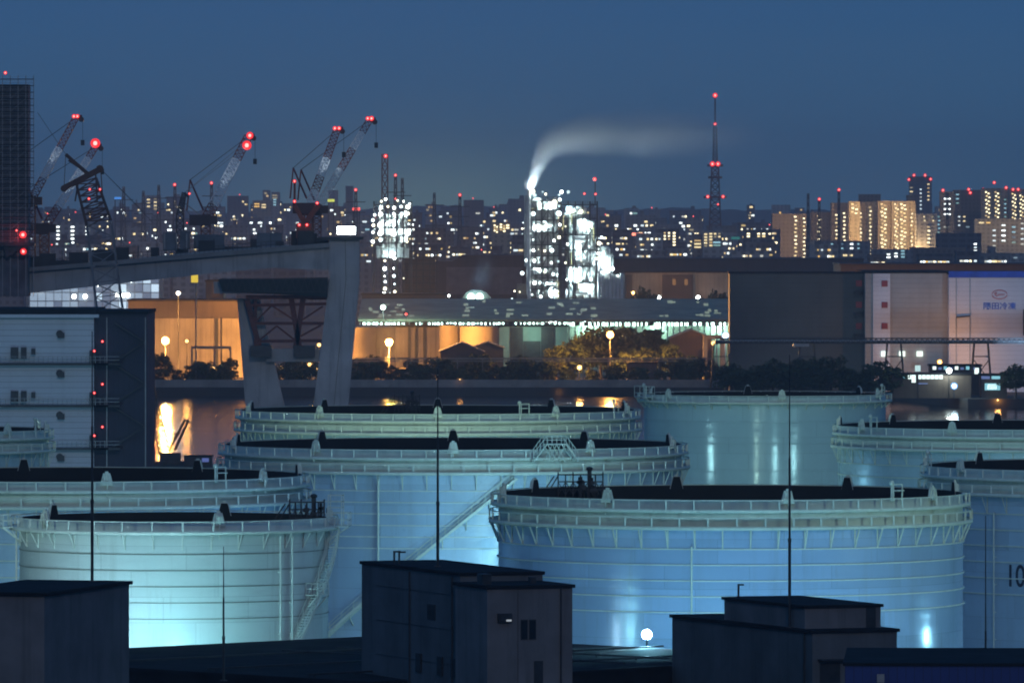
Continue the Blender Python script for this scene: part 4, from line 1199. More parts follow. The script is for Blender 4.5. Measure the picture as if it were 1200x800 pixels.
# ---- the long shed with lit eaves
DS = 2800
roof_lit = clad('shed_roof', (0.24, 0.26, 0.19), 2.6, 0.75, 0.3, 0.35, 'V', 0.7)
t = thing('long_shed', 'very long low shed with teal lit eaves and a wide shallow roof', 'shed', (X(640, DS), DS, 0), 0)
sx = lambda px: X(px, DS)-X(640, DS)
ze, zr = Z(374, DS), Z(350, DS+60)
mb = MB(); mb.box(sx(420), sx(900), 4, 90, 0, ze-2.2); mb.build('wall', paint('shed_wall', (0.20, 0.24, 0.20), 0.8), t)
mb = MB()
mb.add([(sx(420), -3, ze), (sx(900), -3, ze), (sx(900), 60, zr), (sx(420), 60, zr), (sx(420), 120, ze), (sx(900), 120, ze)], [(0,1,2,3),(3,2,5,4)])
mb.add([(sx(420), -3, ze-0.7), (sx(900), -3, ze-0.7), (sx(900), -3, ze-0.002), (sx(420), -3, ze-0.002)], [(0,1,2,3)])
mb.build('roof', roof_lit, t)
sky_p = emit('skylight_sheet', (0.75, 0.95, 0.70), 0.26)
rnd = random.Random(9)
slope = (zr-ze)/63
for (a, b_) in ((430, 486), (540, 632), (772, 850), (640, 700)):
    for i in range(13):
        px = rnd.uniform(a, b_); y0 = rnd.uniform(2, 48); L_ = rnd.uniform(3, 9)
        mb = MB(); x_ = sx(px); w_ = rnd.uniform(0.8, 2.4)
        z0, z1 = ze+slope*(y0+3)+0.05, ze+slope*(y0+3+L_)+0.05
        mb.add([(x_, y0, z0), (x_+w_, y0, z0), (x_+w_, y0+L_, z1), (x_, y0+L_, z1)], [(0,1,2,3)]); mb.build('skylight', sky_p, t)
mb = MB()
for i in range(66): mb.bar((sx(422+i*7.2), -1.5, 0), (sx(422+i*7.2), -1.5, ze-0.75), 0.42)
mb.build('posts', M['grey_steel'], t)
for i in range(92):
    px = 425+i*5.1
    if rnd.random() < 0.12: continue
    mb = MB(); x_ = sx(px); mb.box(x_, x_+rnd.uniform(0.5, 1.3), 2.0, 2.4, ze-2.0-rnd.random()*0.3, ze-1.1); mb.build('strip_lamp', L_TEAL, t)
for px in (440, 520, 610, 690, 770, 840): light('eave_light', 'POINT', (sx(px), 1.0, ze-2.6), (0.6, 1.0, 0.85), 6500, 0.6, parent=t)
tealw = paint('store_teal', (0.30, 0.40, 0.34), 0.8, 0, 0.15)
t, hw, h = block('open_store', 'teal lit open store front under the long eaves with two dark doorways', 'store', 585, 665, 381, 2755, 20, tealw)
for (a, b_, y) in ((598, 613, 382), (634, 650, 381.8), (613.2, 633.5, 398)):
    mb = MB(); mb.box(X(a, 2755)-X(625, 2755), X(b_, 2755)-X(625, 2755), -0.4, -0.004, 0, Z(y+1.5, 2755)); mb.build('door', M['dark_steel'], t)
light('store_light', 'POINT', (0, -9, 12), (0.6, 1.0, 0.8), 3000, 0.6, parent=t)

# dome roofed kiln house with two lamps and its steam
t = thing('vaulted_house', 'small vaulted house with two glaring teal lamps and lit steam above', 'shed', (X(556, 2890), 2890, 0), 0)
vx = lambda px: X(px, 2890)-X(556, 2890); vz = lambda py: Z(py, 2890)
mb = MB(); mb.prism([(vx(542), 0), (vx(576), 0), (vx(575), vz(349)), (vx(570), vz(343)), (vx(562), vz(340)), (vx(552), vz(340)), (vx(546), vz(343)), (vx(542), vz(349))], 0, 14); mb.build('wall', M['ring_dark'], t)
for px in (552, 562):
    mb = MB(); mb.ball((vx(px), -0.8, vz(348)), 1.25, 10); mb.build('lamp', emit('lamp_kiln', (0.6, 1.0, 0.9), 12), t)
light('kiln_light', 'POINT', (0, -2, vz(330)), (0.35, 0.65, 1.0), 2500, 1, parent=t)

# dark halls behind the shed
hallm = clad('hall_dark', (0.06, 0.055, 0.06), 3, 0.8, 0.2, 0.2, 'V', 0.7)
gableD = paint('hall_roof', (0.035, 0.032, 0.036), 0.8)
t = thing('gabled_hall', 'dark hall with a stepped gabled roof left of the white lit plant', 'hall', (X(565, 3200), 3200, 0), 0)
gx_ = lambda px: X(px, 3200)-X(565, 3200)
mb = MB(); mb.prism([(gx_(510), 0), (gx_(640), 0), (gx_(640), Z(312, 3200)), (gx_(640), Z(299, 3200)), (gx_(541), Z(299, 3200)), (gx_(530), Z(306, 3200)), (gx_(510), Z(306, 3200))], 0, 50); mb.build('wall', hallm, t)
mb = MB(); mb.box(gx_(523), gx_(612), -0.5, -0.003, Z(345, 3200), Z(313, 3200)); mb.build('door', paint('hall_door', (0.14, 0.13, 0.14), 0.8), t)
t, hw, h = block('brown_hall', 'brown low hall between the small lit plant and the vaulted house', 'hall', 424, 522, 344, 2930, 30, brown_wall)
t = thing('frame_structure', 'dim unlit steel frame beside the small white lit tower', 'steel frame', (X(495, 3060), 3060, 0), 0)
fx_ = lambda px: X(px, 3060)-X(495, 3060)
mb = MB()
for i in range(6):
    px = 472+i*8
    for y in (0, 8): mb.bar((fx_(px), y, 0), (fx_(px), y, Z(294, 3060)), 0.5)
for j in range(8):
    z = Z(294+j*7.5, 3060)
    for y in (0, 8): mb.bar((fx_(471), y, z), (fx_(513), y, z), 0.45)
mb.build('frame', M['dark_steel'], t)
mb = MB(); mb.box(fx_(474), fx_(510), 2, 7, 0, Z(303, 3060)); mb.build('core', brown_wall, t)

# orange lit block and the big dark warehouses behind
t, hw, h = block('orange_block', 'long store block lit dull orange right of the white lit plant', 'store', 733, 860, 318, 3150, 30, tan_wall)
for (a, b_) in ((776, 812), (733.2, 741)):
    mb = MB(); mb.box(X(a, 3150)-X(796.5, 3150), X(b_, 3150)-X(796.5, 3150), -1.2, -0.004, 0, h-1.2); mb.build('projecting_bay', brown_wall, t)
for px in (788, 802):
    mb = MB(); mb.box(X(px, 3150)-X(796.5, 3150), X(px+4, 3150)-X(796.5, 3150), -1.4, -1.203, Z(334, 3150), Z(327, 3150)); mb.build('window', emit('orange_window', (1.0, 0.45, 0.12), 0.22), t)
block('big_warehouse', 'huge dark roofed warehouse behind the dull orange store block', 'warehouse', 700, 1012, 303, 3400, 90, hallm, gableD)
block('roof_hall', 'dark hall with a long dark roof behind the sign warehouse', 'hall', 985, 1300, 309, 2700, 60, hallm, gableD)

# ---- right hand warehouses
DR = 2440
rx = lambda px, o: X(px, DR)-X(o, DR)
gw = clad('grey_sheet', (0.085, 0.09, 0.085), 1.4, 0.7, 0.15, 0.25, 'H', 0.8)
gw2 = clad('pale_grey_sheet', (0.36, 0.36, 0.35), 1.4, 0.7, 0.12, 0.25, 'H', 0.8)
ww = clad('sign_wall_white', (0.66, 0.66, 0.70), 1.3, 0.6, 0.06, 0.12, 'H', 0.8)
t, hw, h = block('grey_warehouse', 'big dark grey warehouse in the shade with three reddish fire hatches at its edge', 'warehouse', 855, 1013, 318.5, DR, 14, gw)
red_h = paint('hatch_red', (0.30, 0.05, 0.05), 0.6)
for y in (332, 357, 382):
    mb = MB(); mb.box(rx(1003, 934), rx(1010, 934), -0.25, -0.004, Z(y+3.5, DR), Z(y-3.5, DR)); mb.build('fire_hatch', red_h, t)
    mb = MB(); mb.box(rx(1000.5, 934), rx(1011.5, 934), -2.2, -0.26, Z(y+9.5, DR), Z(y+8.6, DR)); mb.box(rx(1002, 934), rx(1009, 934), -1.6, -0.27, Z(y+14, DR), Z(y+9.6, DR)); mb.build('hatch_balcony', M['dark_steel'], t)
t, hw, h = block('grey_warehouse', 'pale grey warehouse bay with a white strip carrying three red hatches', 'warehouse', 1014, 1111.5, 318, DR-6, 60, gw2)
mb = MB(); mb.box(rx(1023, 1062.7), rx(1043, 1062.7), -0.6, -0.004, 0, h-0.6); mb.build('white_bay', ww, t)
for y in (332, 357, 381.5):
    mb = MB(); mb.box(rx(1033, 1062.7), rx(1040, 1062.7), -0.85, -0.603, Z(y+3.5, DR), Z(y-3.5, DR)); mb.build('fire_hatch', red_h, t)
lit_w = emit('square_window', (0.85, 1.0, 0.9), 1.6)
for px in (1036, 1057, 1077.5):
    mb = MB(); mb.box(rx(px-3.5, 1062.7), rx(px+3.5, 1062.7), -0.95, -0.61 if px < 1043 else -0.004, Z(417, DR), Z(411, DR)); mb.build('window', lit_w, t)
# the white warehouse with its sign
t, hw, h = block('sign_warehouse', 'white warehouse with a blue top band and blue Japanese lettering', 'warehouse', 1112, 1330, 319, DR-12, 60, ww, roof_h=0.6)
o_ = 1221
mb = MB(); mb.box(-hw-0.1, hw+0.1, -0.5, -0.305, h-1.5, h+0.3); mb.build('blue_band', paint('band_blue', (0.02, 0.08, 0.55), 0.5), t)
for px in (1121, 1137):
    mb = MB(); mb.bar((rx(px, o_), -0.12, 0), (rx(px, o_), -0.12, h-1.7), 0.22); mb.build('downpipe', M['grey_steel'], t)
mb = MB(); mb.bar((rx(1121, o_), -0.5, Z(371, DR)), (rx(1137, o_), -0.5, Z(369.5, DR)), 0.35); mb.build('ladder_arm', M['dark_steel'], t)
blue_l = paint('sign_blue', (0.015, 0.07, 0.50), 0.5)
red_l = paint('sign_red', (0.55, 0.05, 0.05), 0.5)
me = text_mesh('lettering', '隅田冷凍', 2.45, blue_l, 0.03, bold=0.035)
xs = [v.co.x for v in me.vertices] or [0, 1]; zs_ = [v.co.z for v in me.vertices] or [0, 1]
wd_ = max(xs)-min(xs)
o = place('lettering', me, t, (rx(1171.5, o_), -0.05, Z(358.5, DR)))
s_ = (38*DR/F)/max(wd_, 0.1); o.scale = (s_, 1, 8.4*DR/F/max(max(zs_)-min(zs_), 0.1))
mb = MB()
for i in range(36):
    a0, a1 = 2*math.pi*i/36, 2*math.pi*(i+1)/36
    mb.bar((2.15*math.cos(a0), 0, 1.25*math.sin(a0)), (2.15*math.cos(a1), 0, 1.25*math.sin(a1)), 0.05, 0.22)
pts = [(-1.5, 0.1), (-1.1, 0.6), (-0.75, 0.45), (-1.2, 0.0), (-0.85, -0.45), (-0.4, -0.3), (0.0, 0.15), (0.25, -0.15), (0.6, 0.12), (0.9, -0.12), (1.2, 0.1), (1.5, 0.0)]
for a, b_ in zip(pts, pts[1:]): mb.bar((a[0], 0, a[1]), (b_[0], 0, b_[1]), 0.05, 0.22)
mb.build('oval_emblem', red_l, t, (rx(1171.5, o_), -0.07, Z(344.5, DR)))
mb = MB(); mb.box(rx(1199, o_), rx(1206, o_), -1.5, -0.004, Z(392, DR), Z(362, DR)); mb.build('dock_shutter', M['dark_steel'], t)
# the elevated pipe rack
DP = 2370
t = thing('pipe_rack', 'long elevated dark pipe rack on trestles before the right hand warehouses', 'pipe rack', (X(1020, DP), DP, 0), 0)
px_ = lambda px: X(px, DP)-X(1020, DP)
za, zb_ = Z(402, DP), Z(396.5, DP)
mb = MB()
for y in (0, 3):
    mb.bar((px_(838), y, za), (px_(1300), y, za), 0.35); mb.bar((px_(838), y, zb_), (px_(1300), y, zb_), 0.3)
    for i in range(76): mb.bar((px_(838+i*6), y, za), (px_(841+i*6), y, zb_), 0.14); mb.bar((px_(841+i*6), y, zb_), (px_(844+i*6), y, za), 0.14)
mb.build('truss', M['dark_steel'], t)
for y, z, r_ in ((0.8, 0.5, 0.35), (1.6, 0.45, 0.28), (2.3, 0.5, 0.32)):
    mb = MB(); mb.tube((px_(838), y, za+z), (px_(1300), y, za+z), r_, n=8); mb.build('pipe', M['grey_steel'], t)
for c in (845, 946, 1048, 1150, 1250):
    mb = MB(); w_ = 1.9
    for s in (-1, 1):
        for y in (0, 3): mb.bar((px_(c)+s*w_*1.6, y, 0), (px_(c)+s*w_, y, za), 0.4)
        mb.bar((px_(c)-w_*1.5, 0, za*0.25), (px_(c)+w_*1.2, 0, za*0.7), 0.25); mb.bar((px_(c)+w_*1.5, 0, za*0.25), (px_(c)-w_*1.2, 0, za*0.7), 0.25)
    mb.bar((px_(c)-w_, 0, za*0.75), (px_(c)+w_, 0, za*0.75), 0.3); mb.build('trestle', M['dark_steel'], t)
mb = MB(); mb.box(px_(930), px_(948), -1.0, 4, Z(406, DP), Z(402.5, DP)); mb.build('walkway_cabin', M['grey_steel'], t)

# lit small buildings at the right shore
def shop(label, px0, px1, y0, y1, D, lit, depth=10, name='harbour_office', wall=None):
    t, hw, h = block(name, label, 'office', px0, px1, y0, D, depth, wall or brown_wall)
    for (a, b_, ya, yb, m) in lit:
        mb = MB(); mb.box(X(a, D)-X((px0+px1)/2, D), X(b_, D)-X((px0+px1)/2, D), -0.15, -0.004, Z(yb, D), Z(ya, D)); mb.build('window', m, t)
    return t
wA = emit('office_light_a', (0.80, 1.0, 0.96), 1.6); wB = emit('office_light_b', (0.35, 0.85, 1.0), 0.75); wC = emit('office_light_c', (0.30, 0.45, 1.0), 0.35)
shop('dark harbour office with a row of lit windows and a lit stair', 1046, 1138, 437, 470, 2350,
     [(1064, 1068, 438.5, 444, wA), (1068.3, 1073, 439, 448, wA)] + [(1075.5+i*5, 1079.8+i*5, 439, 444, wA) for i in range(6)] + [(1058, 1062, 440, 443.5, wB), (1075, 1087, 448.6, 450, wC)])
shop('low lit shop with a bright cyan front at the right shore', 1150, 1180, 438, 458, 2352, [(1154, 1172, 449, 457, wB), (1157, 1168, 450, 456, wA), (1150, 1160, 440.5, 444, wC), (1162, 1172, 440.5, 444, wB)])
shop('lit glazed kiosk row below the pipe rack', 1090, 1150, 427, 440, 2385,
     [(1093+i*6.5, 1097+i*6.5, 429+(i % 2)*1.2, 433, (wA, wC, wB, wC)[i % 4]) for i in range(8)] + [(1142, 1147, 431, 438, wA)])
t = thing('lit_panel_sign', 'tall lit panel standing on a post above the harbour office', 'sign', (X(1075.5, 2345), 2345, 0), 0)
mb = MB(); mb.bar((0, 0.3, 0), (0, 0.3, Z(436, 2345)), 0.4); mb.build('post', M['dark_steel'], t)
mb = MB(); mb.box(-0.75, 0.75, -0.2, 0.2, Z(435, 2345), Z(428, 2345)); mb.build('panel', emit('panel_teal', (0.65, 0.95, 0.95), 0.9), t)

# ---- lamps on the far shore
def shore_lamp(label, px, py, D, mat, col, e, r_=1.05, base=0.0, name='lamp_post', cat='lamp post', aim=None):
    z = Z(py, D)
    t = thing(name, label, cat, (X(px, D), D, base), 0, 'lamp posts of the far shore')
    mb = MB(); mb.tube((0, 0, 0), (0, 0, z-base), 0.16, 0.10, 8); mb.build('pole', M['dark_steel'], t)
    mb = MB(); mb.box(-0.9, 0.9, 0.0, 0.5, z-base+0.1, z-base+0.5); mb.build('arm', M['dark_steel'], t)
    if r_ >= 0.6 and mat in (L_SOD, 'cool'):
        r_ *= 1.25
        place('lamp', lamp_mesh((0, -0.4-r_*0.6, z-base), r_, *((SOD_HALO, SOD_CORE) if mat == L_SOD else (COOL_HALO, COOL_CORE)), n=14, bulb=0.66), t)
    else:
        mb = MB(); mb.ball((0, -0.4-r_, z-base), r_, 12); mb.build('lamp', mat, t)
    if e: light('lamp_light', 'POINT', (0, -0.4-2*r_-0.7, z-base), col, e, 0.8, parent=t)
    return t
SOD = (1.0, 0.43, 0.09)
shore_lamp('leftmost sodium lamp post with the long reflection, beside the white warehouse', 194, 399, 2588, L_SOD, SOD, 430000, 1.0)
shore_lamp('glaring sodium lamp post just right of the bridge pier', 456, 401, 2582, L_SOD, SOD, 700000, 1.0)
shore_lamp('sodium lamp post among the lit trees left of the white shore lamp', 715, 392, 2545, L_SOD, SOD, 160000, 0.95)
shore_lamp('cool white lamp post at the corner of the dark grey warehouse', 850, 393, 2400, 'cool', (0.6, 0.8, 1.0), 16000, 0.85)
shore_lamp('cool white lamp post in front of the harbour office', 1118, 452, 2342, 'cool', (0.6, 0.85, 1.0), 1200, 0.8)
shore_lamp('round white lamp below the pipe rack, right of its trestle', 1112, 434, 2350, L_WHITE, (0.8, 1, 0.95), 3000, 0.75)
shore_lamp('small amber lamp post at the water edge by the cyan shop', 1169, 468.5, 2341, L_WARM, SOD, 400, 0.35)
shore_lamp('small amber lamp post on the dark bank in the middle', 655, 459.5, 2492, L_WARM, SOD, 500, 0.35)
shore_lamp('small amber lamp on the dark bank right of the pier', 539, 445, 2495, L_WARM, SOD, 300, 0.28)
shore_lamp('amber lamp low among the shore trees below the sodium lamp', 679, 430.5, 2500, L_WARM, SOD, 5000, 0.7)
shore_lamp('orange lamp at the gate arch beside the white shore lamp', 836, 402, 2560, L_WARM, SOD, 5000, 0.6)
shore_lamp('soft lamp right of the dull orange store block, white', 818, 348.5, 3120, L_WHITE, (0.85, 1, 0.9), 2500, 0.75)
shore_lamp('small white lamp at the edge of the dull orange store block', 772, 348.5, 3120, L_WHITE, (0.85, 1, 0.9), 2500, 0.7)
shore_lamp('warm lamp at the left end of the dull orange store block', 742, 343, 3120, L_WARM, SOD, 22000, 0.6)
shore_lamp('teal lamp at the left end of the long shed roof', 449, 360, 2790, emit('lamp_teal2', (0.65, 1.0, 0.8), 8), (0.6, 1, 0.8), 22000, 0.85)
shore_lamp('red warning lamp on a post above the long shed', 476, 368, 2780, L_REDS, (1, 0.1, 0.1), 0, 0.4)
shore_lamp('small white lamp left of the vaulted house', 526, 346.5, 2880, L_WHITE, (0.85, 1, 0.9), 0, 0.4)
shore_lamp('twin warm lamp beside the first sodium lamp', 219, 399.5, 2560, L_WARM, SOD, 1500, 0.5)
shore_lamp('white lamp seen under the bridge deck right of the glazed hall', 209, 343.5, 2600, L_WHITE, (0.85, 1, 0.9), 500, 0.55)
# warm cluster under the pier
for i, (px, py, lab) in enumerate(((329, 431, 'warm lamp seen under the pier cross beam, left'), (371, 433, 'warm lamp seen under the pier cross beam, right'), (363, 427, 'upper warm lamp seen under the pier cross beam'), (250, 432, 'warm lamp low in the trees by the pipe gantry'), (374, 404, 'orange lamp seen through the rusty trestle'))):
    shore_lamp(lab, px, py, 2520, L_WARM, SOD, 1600, 0.55)

shore_lamp('sodium lamp low behind the pipe rack at the corner between the two pale warehouses', 1101, 424, 2417, L_SOD, SOD, 9000, 0.6)
yl = shore_lamp('white yard lamp at the right edge before the sign warehouse', 1226, 408, 2345, L_WHITE, (0.80, 0.84, 1.0), 0, 0.6)
light('yard_flood', 'SPOT', (-1.0, 2.0, Z(408, 2345)), (0.42, 0.66, 1.0), 46000, 0.8, (-8.0, 83.0, 20.0), 46, 0.25, yl)
# gate arch
t = thing('gate_arch', 'dark square gate arch lit orange inside, below the white shore lamp', 'gate', (X(836, 2545), 2545, 0), 0)
ax_ = lambda px: X(px, 2545)-X(836, 2545); az_ = lambda py: Z(py, 2545)
mb = MB(); mb.box(ax_(824), ax_(829), 0, 4, 0, az_(397)); mb.box(ax_(844), ax_(850), 0, 4, 0, az_(397)); mb.box(ax_(824), ax_(850), -0.2, 4.2, az_(397)+0.003, az_(393)); mb.build('frame', M['concrete'], t)

# low bank wall and clutter on the far shore
t = thing('bank_wall', 'low dark retaining wall along the far bank', 'wall', (X(500, 2493), 2493, 0), 0)
mb = MB(); mb.box(X(100, 2493)-X(500, 2493), X(850, 2493)-X(500, 2493), 0, 0.8, -2.4, 2.2); mb.build('wall', M['concrete'], t)
t = thing('pipe_bridge', 'dim low pipe bridge along the middle of the far bank', 'pipe bridge', (X(600, 2530), 2530, 0), 0)
qx = lambda px: X(px, 2530)-X(600, 2530)
mb = MB()
for i in range(15): mb.bar((qx(418+i*29.5), 0, 0), (qx(418+i*29.5), 0, Z(420, 2530)), 0.35)
mb.build('posts', M['ring_dark'], t)
for y, w_ in ((420, 0.5), (423, 0.35)):
    mb = MB(); mb.bar((qx(415), -0.3, Z(y, 2530)), (qx(838), -0.3, Z(y, 2530)), w_); mb.build('pipe', M['ring_dark'], t)
for (px0, px1, yt, D, lab) in ((600, 625, 428, 2545, 'low dark hut with a dim tan wall by the shore trees'), (560, 588, 421, 2550, 'dim tan hut behind the pipe bridge'), (470, 510, 432, 2520, 'low flat hut on the bank below the middle sodium lamp'),
                               (735, 770, 424, 2522, 'low flat hut on the bank below the lit trees'), (225, 262, 434, 2512, 'low dark hut on the bank below the pipe gantry'), (405, 440, 420, 2540, 'flat hut right behind the bridge pier')):
    block('bank_hut', lab, 'hut', px0, px1, yt, D, 8, (tan_wall, brown_wall)[px0 % 2])

# ================================================================ trees
def leaf_mat(name, a, b_):
    m, t, b = newmat(name)
    oi = nd(t, 'ShaderNodeObjectInfo')
    n1 = maprange(t, noise(t, objvec(t), 0.7, 3), 0.35, 0.65)
    c = mixc(t, n1, a, b_)
    c = mixc(t, mth(t, 'MULTIPLY', oi.outputs['Random'], 0.4), c, tuple(x*0.6 for x in b_))
    t.links.new(c, b.inputs['Base Color']); b.inputs['Roughness'].default_value = 0.9; b.inputs['Specular IOR Level'].default_value = 0.1
    return m
LEAF = leaf_mat('leaves', (0.035, 0.055, 0.025), (0.085, 0.105, 0.045))
BARK = paint('bark', (0.07, 0.055, 0.04), 0.95)
def crown_mesh(seed, hgt, rad, nclump, nleaf, leaf):
    rnd = random.Random(seed); mb = MB()
    for _ in range(nclump):
        while True:
            x, y, z = (rnd.uniform(-1, 1) for _ in range(3))
            d = math.sqrt(x*x+y*y+z*z)
            if 0.35 < d < 1: break
        c = Vector((x*rad, y*rad, hgt*0.58+z*hgt*0.40)); cr_ = rad*rnd.uniform(0.16, 0.34)
        for _ in range(nleaf):
            v = Vector((rnd.gauss(0, 1), rnd.gauss(0, 1), rnd.gauss(0, 0.8))).normalized()*cr_*rnd.uniform(0.5, 1.05)
            p = c+v
            a = Vector((rnd.gauss(0,1), rnd.gauss(0,1), rnd.gauss(0,1))).normalized(); b2 = a.cross(Vector((rnd.gauss(0,1), rnd.gauss(0,1), rnd.gauss(0,1)))).normalized()
            s = leaf*rnd.uniform(0.6, 1.3)
            mb.add([p-a*s, p+b2*s*0.55, p+a*s, p-b2*s*0.55], [(0,1,2,3)])
    return mb.mesh('crown', LEAF)
def trunk_mesh(seed, hgt):
    rnd = random.Random(seed+50); mb = MB()
    mb.tube((0,0,0), (0,0,hgt*0.5), hgt*0.028, hgt*0.016, 7)
    for _ in range(6):
        a = rnd.uniform(0, 6.28); z = hgt*rnd.uniform(0.25, 0.5)
        mb.tube((0,0,z), (math.cos(a)*hgt*0.22, math.sin(a)*hgt*0.22, z+hgt*rnd.uniform(0.2, 0.36)), hgt*0.011, hgt*0.004, 5)
    return mb.mesh('trunk', BARK)
crowns = [crown_mesh(i, 10, (3.6, 4.4, 3.0, 4.0)[i], 46, 42, 0.42) for i in range(4)]
trunks = [trunk_mesh(i, 10) for i in range(4)]
used = {}
def tree(px, D, h, label, wide=1.0, k=None, name='shore_tree', group='trees along the far bank'):
    k = random.randrange(4) if k is None else k
    t = thing(name, label, 'tree', (X(px, D), D, 0), random.uniform(0, 6.28), group)
    t.scale = (h/10*wide, h/10*wide, h/10)
    place('crown', crowns[k], t); place('trunk', trunks[k], t)
    return t
ORD = ['first', 'second', 'third', 'fourth', 'fifth', 'sixth', 'seventh', 'eighth', 'ninth', 'tenth', 'eleventh', 'twelfth', 'thirteenth', 'fourteenth', 'fifteenth', 'sixteenth', 'seventeenth', 'eighteenth', 'nineteenth', 'twentieth', 'twenty-first', 'twenty-second', 'twenty-third', 'twenty-fourth', 'twenty-fifth', 'twenty-sixth', 'twenty-seventh', 'twenty-eighth', 'twenty-ninth', 'thirtieth', 'thirty-first', 'thirty-second', 'thirty-third', 'thirty-fourth', 'thirty-fifth', 'thirty-sixth', 'thirty-seventh', 'thirty-eighth', 'thirty-ninth', 'fortieth']
rnd = random.Random(31)
# lit trees round the third sodium lamp
for i, (px, D, h, wd) in enumerate(((652, 2560, 11, 1.3), (672, 2565, 12, 1.3), (736, 2560, 9.5, 1.4), (752, 2565, 10.5, 1.3), (770, 2562, 9.5, 1.3), (790, 2575, 11, 1.3), (704, 2590, 15, 1.3), (724, 2600, 16, 1.3), (690, 2600, 15, 1.2), (745, 2605, 16, 1.3), (766, 2605, 15.5, 1.2))):
    tree(px, D, h, ORD[i] + ' orange lit tree in the row by the sodium lamp before the long shed', wd, group='orange lit trees round a sodium lamp')
# dark belt along the bank: one low front row, one taller back row
px = 185.0; i = 0
while px < 850:
    if not (285 < px < 312):
        tree(px, rnd.uniform(2500, 2508), rnd.uniform(4.5, 8.0), 'dark low tree, %s along the far bank counted from the white warehouse' % ORD[i], rnd.uniform(1.3, 1.9)); i += 1
    px += rnd.uniform(17, 30)
px = 190.0; i = 0
while px < 850:
    if not (640 < px < 760): tree(px, rnd.uniform(2530, 2550), rnd.uniform(6.5, 9.5), 'taller dark tree, %s in the second row from the white warehouse' % ORD[i], rnd.uniform(1.1, 1.5), group='trees of the second row'); i += 1
    px += rnd.uniform(28, 52)
px = 858.0; i = 0
while px < 1192:
    hh = rnd.uniform(7, 11.5)
    if 1050 < px < 1185: px += 10; continue
    tree(px, rnd.uniform(2345, 2352) if hh > 5 else 2343, hh, 'dark tree, %s of the bank row below the pipe rack' % ORD[i], rnd.uniform(1.2, 1.5), group='trees below the pipe rack'); i += 1
    px += rnd.uniform(13, 22)
for i, (px, h) in enumerate(((752, 13.5), (760, 11), (826, 11), (838, 12.5), (846, 11.5))):
    tree(px, 3110, h+9, '%s dark tree before the dull orange store block' % ORD[i], 0.8, group='trees before the orange block')
# ================================================================ the lit process plants
steel_l = paint('plant_steel', (0.34, 0.37, 0.37), 0.5, 0.2, 0.25, 0.5)
vessel = paint('vessel_white', (0.62, 0.64, 0.62), 0.4, 0.1, 0.15, 0.4, 0.3)
plant_dark = paint('plant_frame_steel', (0.06, 0.065, 0.07), 0.6, 0.1)
pipe_y = paint('pipe_ochre', (0.50, 0.38, 0.16), 0.5, 0, 0.2)
def plant_frame(t, x0, x1, y0, y1, zs_, nx, ny, mat=None, th=0.42, brace=True):
    mb = MB()
    xs = [x0+(x1-x0)*i/nx for i in range(nx+1)]; ys = [y0+(y1-y0)*i/ny for i in range(ny+1)]
    for x in xs:
        for y in ys: mb.bar((x, y, 0), (x, y, zs_[-1]+1.2), th)
    for z in zs_:
        for y in ys: mb.bar((x0, y, z), (x1, y, z), th*0.8, th)
        for x in xs: mb.bar((x, y0, z), (x, y1, z), th*0.8, th)
    if brace:
        for a, b_ in zip(zs_, zs_[1:]):
            for i in range(nx):
                if (i+zs_.index(a)) % 2: mb.bar((xs[i], y0, a), (xs[i+1], y0, b_), th*0.55)
                elif (i*zs_.index(a)) % 3 == 0: mb.bar((xs[i+1], y0, a), (xs[i], y0, b_), th*0.55)
    mb.build('steel_frame', mat or plant_dark, t)
    mb = MB()
    for z in zs_: mb.box(x0+0.2, x1-0.2, y0+1.2, y1-0.2, z+0.03, z+0.15)
    mb.build('deck_plates', M['grey_steel'], t)
    mb = MB()
    for z in zs_:
        for h in (0.6, 1.2): mb.bar((x0-0.2, y0-0.3, z+h), (x1+0.2, y0-0.3, z+h), 0.10)
        for i in range(nx*3+1): mb.bar((x0+(x1-x0)*i/(nx*3), y0-0.3, z), (x0+(x1-x0)*i/(nx*3), y0-0.3, z+1.2), 0.09)
    mb.build('railings', M['dark_steel'], t)

D = 3000
# --- the large plant
t = thing('process_plant', 'large white lit process plant with a steaming chimney', 'process plant', (X(670, D), D, 0), 0)
ux = lambda px: X(px, D)-X(670, D); uz = lambda py: Z(py, D)
rnd = random.Random(77)
lv = [uz(y) for y in (400, 388, 376, 364, 352, 339, 326, 313, 300, 287, 272, 258, 246, 235, 230)]
plant_frame(t, ux(621), ux(656), 0, 10, lv[:14], 5, 2)
lv2 = [uz(y) for y in (400, 382, 364, 349, 332, 312, 293, 275, 256, 240)]
plant_frame(t, ux(657.5), ux(700), 1, 11, lv2, 5, 2)
plant_frame(t, ux(702), ux(718), 2, 10, [uz(y) for y in (398, 380, 364, 349, 332, 316, 299)], 2, 2)
# chimney and columns
mb = MB(); mb.tube((ux(619.5), -1.2, 0), (ux(619.5), -1.2, uz(223)), 0.9, 0.62, 16); mb.build('chimney', vessel, t)
mb = MB(); mb.tube((ux(617), -0.6, uz(312)), (ux(617), -0.6, uz(229)), 0.75, 0.75, 12); mb.tube((ux(617), -0.6, uz(312)), (ux(623), -0.6, uz(300)), 0.75, 0.75, 12); mb.build('flue_duct', steel_l, t)
for (px, y, r_, yt, yb, m) in ((630, 5, 2.2, 236, 400, vessel), (643, 5.5, 2.6, 239, 400, vessel), (651, 3, 0.9, 232, 400, steel_l), (680, 5, 2.4, 246, 400, vessel), (692, 6, 1.9, 262, 400, vessel), (667, 4, 1.2, 243, 400, steel_l), (709, 5, 2.0, 292, 400, vessel)):
    mb = MB(); mb.tube((ux(px), y, 0), (ux(px), y, uz(yt)), r_, r_, 16); mb.ball((ux(px), y, uz(yt)), r_, 12, 0, 0.6); mb.build('column_vessel', m, t)
